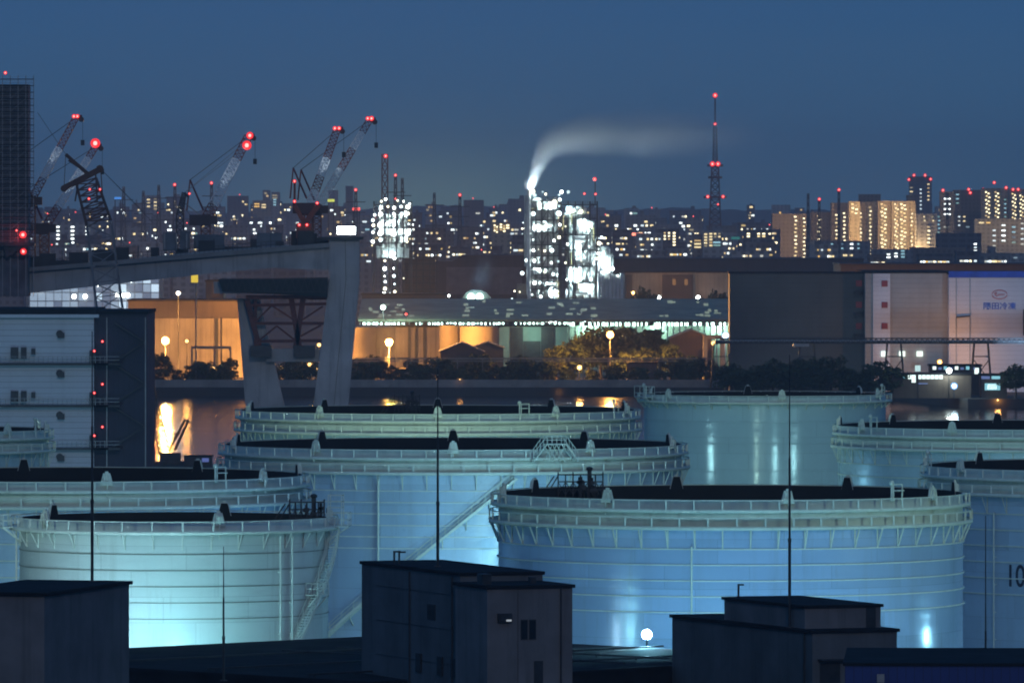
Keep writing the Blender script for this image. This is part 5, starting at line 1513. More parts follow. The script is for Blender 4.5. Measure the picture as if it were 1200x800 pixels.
for (px, yc, w_, h_) in ((681, 247, 12, 6), (680, 280, 12, 8), (681, 306, 12, 7), (682, 343, 13, 7), (634, 262, 10, 6), (645, 291, 10, 6), (630, 318, 9, 6), (646, 330, 10, 6)):
    mb = MB(); mb.tube((ux(px-w_/2), 1.2, uz(yc)), (ux(px+w_/2), 1.2, uz(yc)), h_*0.15, h_*0.15, 14); mb.build('drum', vessel, t)
for i in range(46):
    px = rnd.uniform(623, 715); y0 = rnd.uniform(240, 380) if px < 700 else rnd.uniform(300, 380); yy = rnd.uniform(0.2, 3)
    L_ = rnd.uniform(8, 34); mb = MB(); r_ = rnd.uniform(0.14, 0.34)
    mb.tube((ux(px), yy, uz(min(400, y0+L_))), (ux(px), yy, uz(y0)), r_, r_, 7)
    d = rnd.uniform(-9, 9); mb.tube((ux(px), yy, uz(y0)), (ux(max(622, min(716, px+d))), yy, uz(y0)), r_, r_, 7)
    mb.build('pipe', rnd.choice((vessel, steel_l, pipe_y, steel_l)), t)
for i in range(9):                          # stair flights zigzag on the left face
    mb = MB(); a, b_ = (624, 634) if i % 2 else (634, 624)
    mb.bar((ux(a), -0.9, lv[i+2]), (ux(b_), -0.9, lv[i+3]), 0.8, 0.2); mb.bar((ux(a), -1.3, lv[i+2]+1), (ux(b_), -1.3, lv[i+3]+1), 0.09); mb.build('stair_flight', steel_l, t)
# low annexes
mb = MB(); mb.box(ux(708), ux(732), 0, 12, 0, uz(322)); mb.build('annexe', steel_l, t)
for i in range(7):
    mb = MB(); mb.tube((ux(702+i*4.4), -1.3, 0), (ux(702+i*4.4), -1.3, uz(320+(i % 3)*3)), 0.62, 0.62, 10); mb.build('stack_pipe', vessel, t)
mb = MB(); mb.box(ux(606), ux(620), 0, 8, 0, uz(333)); mb.prism([(ux(598), 0), (ux(620), 0), (ux(618), uz(345)), (ux(606), uz(345))], -3, -0.003); mb.build('annexe', M['ring_dark'], t)
# big hood shaped lit shelters on the right tower
for (px, yc) in ((680, 248), (681, 277), (682, 307), (680, 347)):
    pass
lampspots = []
for z, y in zip(lv[:14], (400, 388, 376, 364, 352, 339, 326, 313, 300, 287, 272, 258, 246, 235)):
    for px in (625, 632, 640, 648, 654):
        if rnd.random() < 0.82: lampspots.append((px+rnd.uniform(-2, 2), y-rnd.uniform(4, 9), rnd.choice((0.45, 0.6, 0.75, 0.95))))
for y in (382, 364, 349, 332, 312, 293, 275, 256):
    for px in (664, 680, 691): 
        if rnd.random() < 0.75: lampspots.append((px+rnd.uniform(-2, 2), y-rnd.uniform(4, 10), rnd.choice((0.5, 0.7, 1.0, 1.25)) if px == 680 else rnd.choice((0.4, 0.6, 0.7))))
for p_ in ((624, 224.5, 0.9), (636, 225, 0.8), (658, 225, 0.75), (666, 225, 0.6), (656, 234, 0.8), (705, 278, 0.6), (702, 285, 0.7), (701, 297, 1.0), (700, 303, 0.9), (718, 315, 0.9), (712, 317, 0.8), (724, 323, 0.7), (706, 330, 0.8), (612, 320, 0.7), (603, 341, 0.8), (609, 342, 0.6), (600, 350, 0.7), (617, 305, 0.8), (613, 261, 0.45), (612, 268, 0.4), (612, 274, 0.4)):
    lampspots.append(p_)
L_WW = emit('lamp_warm_white', (1.0, 0.92, 0.66), 5); L_DIMW = emit('lamp_dim_white', (0.72, 0.95, 1.0), 1.4)
for (px, y, r_) in lampspots[:98]:
    r_ *= rnd.choice((0.40, 0.55, 0.75, 0.95)); mb = MB(); mb.ball((ux(px), -0.9-r_*0.6, uz(y)), r_, 8); mb.build('lamp', rnd.choice((L_WHITE, L_WHITE2, L_WHITE2, L_WW, L_DIMW)), t)
for (px, y) in ((685, 227), (697, 210), (698, 227.5)):
    place('warning_light', lamp_mesh((ux(px), 2.5, uz(y)), (0.5 if y > 215 else 0.75)*0.95, RED_HALO, RED_CORE), t)
mb = MB(); mb.bar((ux(697.5), 3, uz(240)), (ux(697.5), 3, uz(209)), 0.35); mb.build('aerial', M['dark_steel'], t)
for (px, y) in ((630, 395), (650, 380), (632, 360), (648, 340), (630, 315), (648, 292), (631, 266), (646, 243), (626, 229), (668, 360), (684, 372), (672, 322), (688, 336), (676, 292), (686, 262), (706, 306), (708, 345), (722, 312), (612, 345), (668, 246)):
    light('plant_light', 'POINT', (ux(px), 1.0, uz(y)), (0.72, 0.97, 1.0), 8500, 0.4, parent=t)
light('chimney_light', 'SPOT', (ux(621), -2.5, uz(222)), (0.75, 0.92, 1.0), 26000, 0.6, (ux(640), 0, uz(165)), 110, 0.8, t)
light('plume_fill_light', 'SPOT', (ux(699), -2.0, uz(228)), (0.72, 0.90, 1.0), 24000, 0.6, (ux(850), 0, uz(140)), 75, 1.0, t)  # spot added to brighten the tail of the plume

# --- the small plant tower
t = thing('process_tower', 'narrow white lit process tower left of the dark gabled hall', 'process plant', (X(459, D), D, 0), 0)
ux = lambda px: X(px, D)-X(459, D)
lv = [uz(y) for y in (400, 385, 370, 357, 346, 336, 326, 316, 306)]
plant_frame(t, ux(448), ux(466), 0, 7, lv, 2, 2)
lv = [uz(y) for y in (285, 276, 267, 257, 247, 240)]
plant_frame(t, ux(438), ux(482), 0.4, 9, lv, 5, 2)
mb = MB(); mb.box(ux(441), ux(479), 4, 9, uz(302), uz(285.5)); mb.build('hopper', steel_l, t)
for (px, yt) in ((447, 240), (455, 252), (462, 252), (469, 252), (475, 244)):
    mb = MB(); mb.tube((ux(px), 3, uz(290)), (ux(px), 3, uz(yt)), 0.9, 0.9, 12); mb.ball((ux(px), 3, uz(yt)), 0.9, 10, 0, 0.7); mb.build('vessel', vessel, t)
sp = []
for y in (243, 251, 263, 273):
    for px in (438, 446, 454, 461.5, 470, 479):
        if rnd.random() < 0.9: sp.append((px+rnd.uniform(-1.2, 1.2), y+rnd.uniform(-1, 1), rnd.choice((0.6, 0.8, 1.0))))
for y in (296, 304, 313, 322, 331, 340):
    for px in (451, 462): sp.append((px+rnd.uniform(-0.8, 0.8), y+rnd.uniform(-2, 2), rnd.choice((0.45, 0.6, 0.7))))
sp += [(447, 236, 0.6), (452, 233.5, 0.5), (466, 235, 0.5), (473, 236, 0.6), (480, 239, 0.5), (437, 258, 0.8), (437, 283, 0.8), (446, 281, 0.9), (480, 270, 0.6), (477, 283, 0.6), (473, 326, 0.4), (450, 344, 0.7), (457, 344, 0.6)]
for (px, y, r_) in sp:
    r_ *= rnd.choice((0.5, 0.7, 0.9)); mb = MB(); mb.ball((ux(px), -0.9-r_*0.6, uz(y)), r_, 8); mb.build('lamp', rnd.choice((L_WHITE, L_WHITE2, L_WHITE2, L_WW)), t)
for (px, y) in ((444, 246), (458, 258), (474, 250), (444, 270), (460, 272), (476, 276), (457, 300), (457, 318), (457, 336)):
    light('plant_light', 'POINT', (ux(px), 1.2, uz(y)), (0.74, 0.98, 1.0), 2400, 0.4, parent=t)

# ================================================================ masts, pylons, the radio tower
def pylon(name, label, cat, px, ytop, D, w0, w1, mats, n=18, lamps=(), arms=0, bands=None, th=0.3):
    h = Z(ytop, D)
    t = thing(name, label, cat, (X(px, D), D, 0), 0)
    mb = MB(); lattice(mb, (0, 0, 0), (0, 0, h), w0, w1, n, th, bands); 
    for j in range(arms): mb.bar((-w0*1.3, 0, h*(0.68+0.1*j)), (w0*1.3, 0, h*(0.68+0.1*j)), th*1.2)
    mb.build('lattice', mats, t)
    for (px2, y, r_) in lamps:
        place('warning_light', lamp_mesh((X(px2, D)-X(px, D), -w0*0.6-r_, Z(y, D)), (r_)*0.95, RED_HALO, RED_CORE), t)
    return t
pylon('red_white_mast', 'broad red and white banded lattice mast behind the small lit tower', 'lattice mast', 451, 181, 3300, 2.4, 2.2, [cr_white, cr_red], 16, [(452, 183, 0.85)], 0, lambda f: 1 if f > 0.68 else 0, 0.32)
pylon('pylon', 'thin dark pylon with one red lamp right of the banded mast', 'pylon', 463.5, 204, 3800, 3.4, 0.8, M['dark_steel'], 18, [(463.5, 205.5, 0.75), (463.5, 233, 0.5)], 3)
pylon('pylon', 'unlit thin pylon, the second to the right of the banded mast', 'pylon', 471.5, 209, 3900, 3.2, 0.8, M['dark_steel'], 18, [], 3)
for (px, y, lab, lit) in ((145, 219, 'dark pylon in the haze right of the rusty derrick', 0), (168, 224, 'dark pylon in the haze, second right of the rusty derrick', 0), (186, 217, 'wide dark pylon in the haze left of the derrick post', 0), (205, 216, 'pylon with a bright red lamp behind the derrick post', 1), (248, 214, 'pylon with a red lamp behind the white luffing crane', 1), (417, 222, 'pylon with one red lamp left of the banded mast', 1), (509, 226, 'unlit pylon above the far lights right of the small lit tower', 0), (539, 228, 'pylon with a red lamp left of the steaming plant', 1), (1110, 226, 'slim dark pylon among the right hand apartment towers', 0), (947, 227, 'thin dark aerial before the tan apartment blocks', 0), (960, 233, 'short aerial with a red lamp on the tan apartment skyline', 1), (983, 222, 'aerial with a red lamp above the tan apartment blocks', 1)):
    pylon('pylon', lab, 'pylon', px, y, 5200, 4.5 if px < 900 else 1.6, 1.0, M['dark_steel'], 14, [(px, y+0.5, 1.1)] if lit else [], 3 if px < 900 else 0, None, 0.42)
# radio tower
DT = 6000
mast_red = paint('mast_red', (0.10, 0.02, 0.02), 0.6)
t = thing('radio_tower', 'tall slender radio tower with red lamps above the city', 'radio tower', (X(838, DT), DT, 0), 0)
ux = lambda px: X(px, DT)-X(838, DT); zt_ = lambda y: Z(y, DT)
mb = MB(); lattice(mb, (0, 0, 0), (0, 0, zt_(196)), 11, 4.6, 18, 0.7, lambda f: int(f*9) % 2); mb.build('lower_lattice', [mast_red, M['dark_steel']], t)
mb = MB(); lattice(mb, (0, 0, zt_(196)), (0, 0, zt_(148)), 3.2, 2.2, 10, 0.5, lambda f: int(f*4) % 2); mb.build('upper_lattice', [mast_red, M['dark_steel']], t)
mb = MB(); mb.bar((0, 0, zt_(148)), (0, 0, zt_(112)), 1.0); mb.build('aerial', mast_red, t)
for y, w_ in ((194, 9), (231, 13), (208, 8)):
    mb = MB(); mb.lathe([(w_*0.4, zt_(y)-0.8), (w_*0.62, zt_(y)-0.8), (w_*0.62, zt_(y)+0.8), (w_*0.4, zt_(y)+0.8)], 16, smooth=False); mb.build('gallery', mast_red, t)
for (px, y, r_) in ((838, 112, 1.9), (838, 145.5, 1.25), (834.5, 192.3, 2.0), (841, 192.3, 1.9), (829, 230.5, 1.35), (847, 230.5, 1.35), (841, 239.5, 0.9)):
    place('warning_light', lamp_mesh((ux(px), -9 if y > 150 else -1.5, zt_(y)), (r_)*0.95, RED_HALO, RED_CORE), t)

# ================================================================ the city
def facade(name, col, floor=3.0, bay=3.4, win=0.5):
    m, t, b = newmat(name)
    s = nd(t, 'ShaderNodeSeparateXYZ'); t.links.new(objvec(t), s.inputs[0])
    fz = mth(t, 'FRACT', mth(t, 'DIVIDE', s.outputs['Z'], floor)); fx = mth(t, 'FRACT', mth(t, 'DIVIDE', mth(t, 'ADD', s.outputs['X'], 500.0), bay))
    wz = mth(t, 'MULTIPLY', mth(t, 'GREATER_THAN', fz, 0.30), mth(t, 'LESS_THAN', fz, 0.85)); wx = mth(t, 'LESS_THAN', fx, win)
    c = mixc(t, mth(t, 'MULTIPLY', wz, wx), col, tuple(x*0.5 for x in col))
    n1 = maprange(t, noise(t, objvec(t), 0.05, 3), 0.3, 0.7, 0, 0.35)
    c = mixc(t, n1, c, tuple(x*0.6 for x in col))
    t.links.new(c, b.inputs['Base Color']); b.inputs['Roughness'].default_value = 0.8
    return m
FAC = [facade('facade_grey', (0.24, 0.24, 0.25)), facade('facade_pale', (0.38, 0.37, 0.36), 3.0, 4.2), facade('facade_brown', (0.20, 0.16, 0.14), 3.0, 3.0), facade('facade_dark', (0.12, 0.12, 0.14), 3.2, 5.0, 0.7), facade('facade_tan', (0.42, 0.34, 0.24), 3.0, 4.0, 0.4)]
WCOL = {'white': [emit('w_white_a', (0.80, 0.95, 1.0), 1.5), emit('w_white_b', (0.95, 0.97, 0.85), 0.8), emit('w_white_c', (0.6, 0.85, 1.0), 0.45)],
        'warm': [emit('w_warm_a', (1.0, 0.80, 0.42), 1.5), emit('w_warm_b', (1.0, 0.68, 0.28), 0.8), emit('w_warm_c', (1.0, 0.85, 0.5), 0.4)],
        'amber': [emit('w_amber_a', (1.0, 0.60, 0.15), 1.4), emit('w_amber_b', (1.0, 0.72, 0.25), 0.8), emit('w_amber_c', (1.0, 0.55, 0.15), 0.4)],
        'cyan': [emit('w_cyan_a', (0.45, 0.85, 1.0), 0.9), emit('w_cyan_b', (0.5, 0.95, 0.9), 0.5), emit('w_cyan_c', (0.4, 0.7, 1.0), 0.3)],
        'bright': [emit('w_bright_a', (1.0, 0.86, 0.52), 3.2), emit('w_bright_b', (1.0, 0.78, 0.38), 1.8), emit('w_bright_c', (1.0, 0.72, 0.34), 1.0)],
        'brightw': [emit('w_brw_a', (0.9, 1.0, 1.0), 4.0), emit('w_brw_b', (0.85, 0.97, 0.95), 2.5), emit('w_brw_c', (0.8, 0.95, 1.0), 1.4)]}
_wm = {}
def wmesh(w_, h_, mat):
    k = (round(w_, 1), round(h_, 1), mat.name)
    if k not in _wm:
        mb = MB(); mb.box(-k[0]/2, k[0]/2, -0.30, -0.004, -k[1]/2, k[1]/2); _wm[k] = mb.mesh('window', mat)
    return _wm[k]
CITY = []
def building(px0, px1, ytop, D, fac, depth=None, penthouse=True, label=None, name='apartment_block', group='far city blocks', rotz=0):
    x0, x1 = X(px0, D), X(px1, D); hw = (x1-x0)/2; h = Z(ytop, D)
    t = thing(name, label, 'building', ((x0+x1)/2, D, 0), rotz, group)
    dp = depth or min(40, max(12, hw*0.8))
    mb = MB(); mb.box(-hw, hw, 0, dp, 0, h)
    mb.box(-hw-0.15, hw+0.15, -0.15, dp+0.15, h+0.003, h+0.9)
    mb.build('wall', FAC[fac] if isinstance(fac, int) else fac, t)
    if penthouse:
        mb = MB(); a = random.uniform(-0.6, 0.3)*hw; mb.box(a, a+hw*random.uniform(0.25, 0.6), dp*0.3, dp*0.7, h+0.903, h+random.uniform(2.5, 5.5)); mb.build('penthouse', FAC[random.choice((0, 3, 2))], t)
    if label is None: CITY.append((t, (px0+px1)/2, D, ytop, x1-x0, h))
    return t, hw, h
def windows(t, hw, h, D, n, cols, rnd, ylow=306, sizes=((1.2, 1.0), (1.7, 1.1), (0.9, 0.9), (2.6, 1.0))):
    zlow = max(2.0, Z(ylow, D))
    if h-1.5 <= zlow: return 0
    k = 0
    for _ in range(n):
        z = zlow+(h-1.5-zlow)*rnd.random(); z = round(z/3.0)*3.0+0.1
        if z > h-1.2 or z < 2: continue
        x = rnd.uniform(-hw+1.6, hw-1.6) if hw > 2 else 0
        w_, h_ = rnd.choice(sizes); s = D/5200
        place('window', wmesh(w_*s, h_*s*1.05, WCOL[rnd.choice(cols)][rnd.choice((0, 0, 1, 1, 2))]), t, (x, 0, z)); k += 1
    return k
rnd = random.Random(404)
rows = [(9300, 228, 246, 8, 26, 5), (7900, 244, 258, 12, 32, 5), (6600, 252, 270, 14, 36, 5), (5500, 264, 282, 16, 40, 5), (4600, 276, 294, 18, 42, 5), (4000, 287, 301, 20, 46, 5)]
for (D, ya, yb, wa, wb, nw) in rows:
    px = -14.0
    while px < 1215:
        wd = rnd.uniform(wa, wb)
        yt = rnd.uniform(ya, yb) if rnd.random() > 0.12 else rnd.uniform(ya-10, ya)
        if D > 9000: yt = rnd.uniform(238, 250) if not (120 < px < 450) else rnd.choice((rnd.uniform(222, 246), rnd.uniform(236, 250)))
        if 860 < px+wd and D > 5000 and px < 1215 and D < 8000: yt = max(yt, 262)
        skip = rnd.random() < (0.28 if D > 9000 else 0.16)
        if px > 900 and 4300 < D < 9000: skip = True
        if not skip:
            Dj = D+rnd.uniform(-120, 120)
            fac = rnd.choice((0, 0, 1, 2, 3, 3))
            t, hw, h = building(px, px+wd, yt, Dj, fac, penthouse=rnd.random() < 0.6)
            style = rnd.random()
            cols = ('white', 'white', 'warm') if style < 0.45 else ('warm', 'amber', 'white') if style < 0.8 else ('cyan', 'white', 'brightw')
            if D > 9000: cols = ('warm', 'amber', 'warm')
            windows(t, hw, h, Dj, rnd.randrange(2, nw*2+2), cols, rnd)
            if rnd.random() < 0.9: windows(t, hw, h, Dj, rnd.randrange(4, 13 if D < 5000 else 20), ('brightw', 'brightw', 'bright', 'bright'), rnd, sizes=((1.3, 1.1), (1.0, 1.0), (1.9, 1.1), (1.0, 0.9)))
            if rnd.random() < (0.20 if D > 6000 else 0.05):
                place('warning_light', lamp_mesh((rnd.uniform(-hw, hw)*0.6, 0.5, h+2.4), (0.7*D/7000)*0.95, RED_HALO, RED_CORE), t)
        px += wd+rnd.uniform(0.5, 6)
# signs that glow among the blocks
for (px0, px1, y, D, m, lab) in ((740, 753.5, 274.5, 5350, emit('sign_red_glow', (1.0, 0.25, 0.15), 3), 'long glowing red roof sign right of the steaming plant'), (384, 392, 235, 5350, emit('sign_yellow', (0.9, 1.0, 0.15), 0.9), 'small glowing yellow roof sign between the twin cranes'),
                                (413, 422, 245, 5350, emit('sign_red2', (1.0, 0.10, 0.08), 2), 'small glowing red roof sign right of the pier lamp'), (134, 142, 232.5, 5350, emit('sign_blue_glow', (0.08, 0.35, 1.0), 0.9), 'small glowing blue roof sign by the rusty derrick'), (857, 867, 279, 4480, emit('sign_teal_glow', (0.05, 0.45, 0.42), 0.35), 'dim teal roof sign beside the radio tower')):
    t = thing('roof_sign', lab, 'sign', (X((px0+px1)/2, D), D, 0), 0)
    mb = MB(); mb.box(X(px0, D)-X((px0+px1)/2, D), X(px1, D)-X((px0+px1)/2, D), 0, 0.6, Z(y+1.6, D), Z(y-1.6, D)); mb.build('panel', m, t)
    mb = MB()
    for s in (-0.4, 0.4): mb.bar(((X(px1, D)-X(px0, D))*s, 1.0, 0), ((X(px1, D)-X(px0, D))*s, 1.0, Z(y-1, D)), 0.6)
    mb.build('stand', M['dark_steel'], t)

# --- the apartment slabs at the right, as in the photograph
def slab(label, px0, px1, ytop, D, fac, cols, depth=16, ybot=303, floor=4.55, red=(), extra=None, ladder=0.0, penthouse=False, rotz=0):
    """cols: list of (px, colour, width px, y from, y to) columns of corridor lamps"""
    t, hw, h = building(px0, px1, ytop, D, fac, depth, penthouse, label, 'apartment_slab', 'tan apartment slabs of the right skyline', rotz)
    xc = (px0+px1)/2
    for (px, colr, w_, ya, yb) in cols:
        y = ya; j = 0
        while y < yb:
            off = ladder*(j % 2)
            if w_ > 4 and colr == 'bright':
                for s_ in (-1, 1):
                    place('window', wmesh(w_*0.36*D/F, 1.6*D/F, WCOL[colr][random.choice((0, 0, 0, 1, 2))]), t, (X(px+off+s_*w_*0.27, D)-X(xc, D), 0, Z(y+s_*0.8, D)))
            else:
                place('window', wmesh(w_*0.85*D/F, 1.6*D/F, WCOL[colr][random.choice((0, 0, 0, 1, 2))]), t, (X(px+off, D)-X(xc, D), 0, Z(y, D)))
            y += floor; j += 1
    for (px, y) in red:
        place('warning_light', lamp_mesh((X(px, D)-X(xc, D), -1.2, Z(y, D)), (1.35*D/6500)*0.95, RED_HALO, RED_CORE), t)
    return t, hw, h
tanf, brf, grf = 4, 2, 0
DA = 6400
slab('brown slab with two columns of corridor lamps, first of the tan skyline', 905, 945, 252, DA, brf, [(932, 'bright', 3.2, 254, 302), (942, 'bright', 2.6, 256, 302)], ladder=0.8)
slab('narrow brown slab with one column of lamps, second of the tan skyline', 950, 975, 250, DA+30, brf, [(959.5, 'bright', 3.6, 253, 282)], ladder=0.8)
slab('low tan block before the narrow brown slab', 945, 954.5, 283, DA-90, tanf, [])
slab('brown slab with four columns of corridor lamps under a dark roof', 974, 1014, 239, DA+10, brf, [(980, 'bright', 3, 252, 282), (989, 'bright', 3, 250, 282), (999, 'bright', 3, 254, 282), (1008, 'bright', 3, 250, 282)], ladder=0.8)
slab('bright lit stair bay rising above the four column slab', 995, 1008, 237.5, DA-20, tanf, [(1001, 'bright', 8, 240, 252)], ladder=0.6)
slab('tall tan slab with a plain gable beside the lit stair bay', 1008.5, 1030, 238, DA+40, tanf, [(1019.5, 'bright', 2.4, 243, 300)], ladder=0.8)
slab('tan slab with one dense bright column of lamps', 1029, 1044.5, 237, DA, tanf, [(1035, 'bright', 7, 240, 303)], ladder=1.0)
slab('tan slab with the brightest double column of lamps', 1045, 1073, 237, DA-10, tanf, [(1050, 'bright', 4.5, 240, 303), (1058, 'bright', 7, 240, 303), (1068, 'bright', 1.8, 246, 300)], ladder=1.0)
slab('brown rooftop tower block behind the tall tan slab', 1007, 1032, 229, DA+120, brf, [])
slab('brown rooftop tower block behind the brightest slab', 1063, 1076, 230, DA+120, brf, [])
slab('grey white slab with one warm column at its edge', 1073.5, 1098, 252, DA-60, 1, [(1088, 'bright', 3.5, 266, 290), (1083, 'warm', 2.5, 254, 262), (1093, 'warm', 2.5, 254, 262), (1100, 'cyan', 3, 254, 275)], ladder=0.6)
slab('dark pair tower with four red lamps on its crown behind the skyline', 1066, 1092, 208, 8200, 3, [(1068, 'warm', 4, 220, 230), (1079, 'white', 2.6, 222, 246), (1088, 'warm', 3, 216, 236)], red=((1065, 210.5), (1071, 205.5), (1084, 205.5), (1090.5, 210)), ybot=270)
slab('dark block with wide white windows and a red lamp at its left corner', 1102, 1118, 226, DA, 3, [(1110, 'brightw', 9, 233, 252), (1109, 'white', 7, 266, 270)], floor=6, red=((1105, 223),))
slab('dark tall block with scattered white windows and red lamps on both corners', 1118, 1150, 224, DA+40, brf, [(1122, 'cyan', 4, 228, 240), (1124, 'white', 3, 254, 268), (1130, 'warm', 3, 254, 260), (1134, 'white', 5, 266, 270)], floor=5, red=((1135, 222), (1137, 226), (1152, 222)))
slab('bright tan slab with two ladders of lamps near the right edge', 1151, 1174, 222, DA-30, tanf, [(1157, 'bright', 5.5, 226, 258), (1168, 'bright', 5.5, 226, 258)], floor=4.6, ladder=0.9, red=((1165, 214),))
slab('grey slab with a cyan stair column near the right edge', 1174.3, 1182, 222, DA+10, 0, [(1178, 'cyan', 3, 234, 258)], floor=5, red=((1179, 220),))
slab('bright tan slab cut by the right edge', 1182.5, 1214, 223, DA-20, tanf, [(1188, 'bright', 5, 228, 258), (1197, 'bright', 5, 230, 258)], floor=4.6, ladder=0.9, red=((1187, 222), (1193, 222)))
slab('low long block with cyan windows before the right slabs', 1143, 1216, 258, DA-300, 0, [(1150, 'warm', 7, 261, 264), (1158, 'amber', 6, 261, 264), (1176, 'brightw', 5, 264, 288), (1188, 'cyan', 5, 266, 290), (1165, 'white', 4, 270, 300), (1198, 'white', 4, 262, 290)], floor=6)
slab('low grey block with scattered cyan windows below the tan skyline', 956, 1020, 284, 5200, 0, [(960, 'brightw', 4, 288, 302), (975, 'cyan', 3, 286, 302), (987, 'cyan', 3, 286, 292), (998, 'brightw', 4, 286, 302), (1006, 'cyan', 3, 286, 302)], floor=5)
slab('low brown block with lit stair windows below the right slabs', 1068, 1150, 292, 4700, 2, [(1129, 'brightw', 7, 296, 299), (1143, 'brightw', 4, 286, 306), (1138, 'white', 5, 304, 306), (1155, 'cyan', 8, 303, 305), (1098, 'cyan', 14, 303, 305), (1055, 'brightw', 4, 296, 303)], floor=4)
slab('plain dark block above the brown block with lit stair windows', 1098, 1150, 275, 4900, 3, [])
slab('low pale shed lit white at the foot of the tan skyline', 1022, 1070, 294, 4650, 0, [(1030, 'brightw', 5, 300, 302), (1041, 'brightw', 5, 298, 302), (1050, 'brightw', 4, 297, 302), (1058, 'cyan', 5, 294, 302)], floor=3.5)
slab('long low pale shed with one warm lamp right of the lit stair block', 1155, 1216, 299, 4400, 1, [(1190, 'white', 5, 302, 304)])
for px, e_ in ((950, 1.1e5), (1019, 1.7e5), (1037, 1.0e5), (1069, 1.3e5), (1162, 0.7e5), (1190, 0.7e5)):
    shore_lamp('added amber lamp lighting the tan slabs, %s from the left' % ORD[[950, 1019, 1037, 1069, 1162, 1190].index(px)], px, 304, 6340 if px < 1100 else 6060, L_WARM, (1.0, 0.66, 0.30), e_, 0.8)  # lamps added at the slab feet to light the tan fronts
# blocks with legible windows in the middle distance
slab('white block with four columns of regular lamps below the bridge cranes', 40, 112, 262, 5000, 1, [(33, 'brightw', 3, 265, 276), (51, 'brightw', 4, 268, 302), (68, 'brightw', 4, 266, 298), (85, 'brightw', 4.5, 266, 298), (102, 'brightw', 4, 266, 302)], floor=4.6)
slab('block with an arch of warm windows right of the glowing red sign', 769, 796, 270, 4700, 3, [(774, 'bright', 3, 276, 292), (779, 'bright', 2.6, 273, 281), (784, 'bright', 2.6, 273, 281), (790, 'bright', 3.4, 273, 290)], floor=3.5)
slab('block with three stacked wide warm windows left of the radio tower', 812, 823, 276, 4720, 0, [(817.5, 'warm', 9, 282, 291)], floor=3.8)
slab('block with a tight grid of warm windows at the foot of the radio tower', 823.5, 846, 272, 4700, 1, [(827, 'warm', 4, 274.5, 290), (833, 'warm', 4, 274, 290), (838, 'warm', 3, 274, 280), (843, 'warm', 3, 274, 278), (840, 'cyan', 10, 284, 290)], floor=3.4)
slab('block with two rows of warm windows over a dark stair, below the hill lights', 872, 905, 271, 4700, 3, [(877, 'bright', 4, 274, 279), (889, 'bright', 3.4, 274, 279), (895, 'bright', 4, 274, 279), (902, 'bright', 3, 274, 276), (886.5, 'warm', 2.6, 281, 292)], floor=3)
slab('wide amber lit block left of the steaming plant', 576, 598, 262, 5400, 4, [(581, 'bright', 5, 265, 272), (589, 'bright', 7, 264, 272), (595, 'bright', 4, 264, 268)], floor=3)
slab('narrow lit white tower far behind the white luffing crane', 318, 328, 226, 8600, 1, [(322, 'warm', 7, 229, 233), (322, 'cyan', 4, 234, 242)], floor=3)
slab('wide amber lit block far behind the white luffing crane', 296, 318, 236, 8700, 4, [(301, 'amber', 7, 239, 244), (309, 'warm', 6, 240, 244)], floor=3)
slab('pale brown tower far behind the twin cranes', 405, 414, 219, 8900, 2, [])
slab('pale greenish tower far between the twin cranes', 385, 396, 224, 8900, 1, [])
slab('pale tower with warm windows behind the derrick post', 168, 188, 230, 8500, 1, [(174, 'warm', 4, 234, 246), (182, 'warm', 4, 233, 246)], floor=4)

# unique labels for the free standing city blocks: ordinal distance from a landmark
LAND = [(20, 'scaffold tower'), (130, 'rusty derrick'), (262, 'white luffing crane'), (380, 'twin cranes'), (459, 'small lit process tower'), (560, 'vaulted house'), (670, 'steaming plant'), (838, 'radio tower'), (990, 'tan slabs'), (1130, 'right hand slabs')]
ROWN = {4000: 'front', 4600: 'second', 5500: 'third', 6600: 'fourth', 7900: 'fifth', 9300: 'farthest'}
buckets = {}
for rec in CITY:
    t, px, D, ytop, wd, h = rec
    row = min(ROWN, key=lambda k: abs(k-D)); lm = min(LAND, key=lambda l: abs(l[0]-px)); side = 'left' if px < lm[0] else 'right'
    buckets.setdefault((row, lm[1], side), []).append((abs(px-lm[0]), rec))
for (row, lm, side), lst in buckets.items():
    lst.sort(key=lambda a: a[0])
    for i, (_, rec) in enumerate(lst):
        t, px, D, ytop, wd, h = rec
        size = 'tall' if h > 1.2*wd else 'broad' if wd > 1.5*h else 'plain'
        t['label'] = '%s far city block, %s %s of the %s, %s row' % (size, ORD[i], side, lm, ROWN[row])

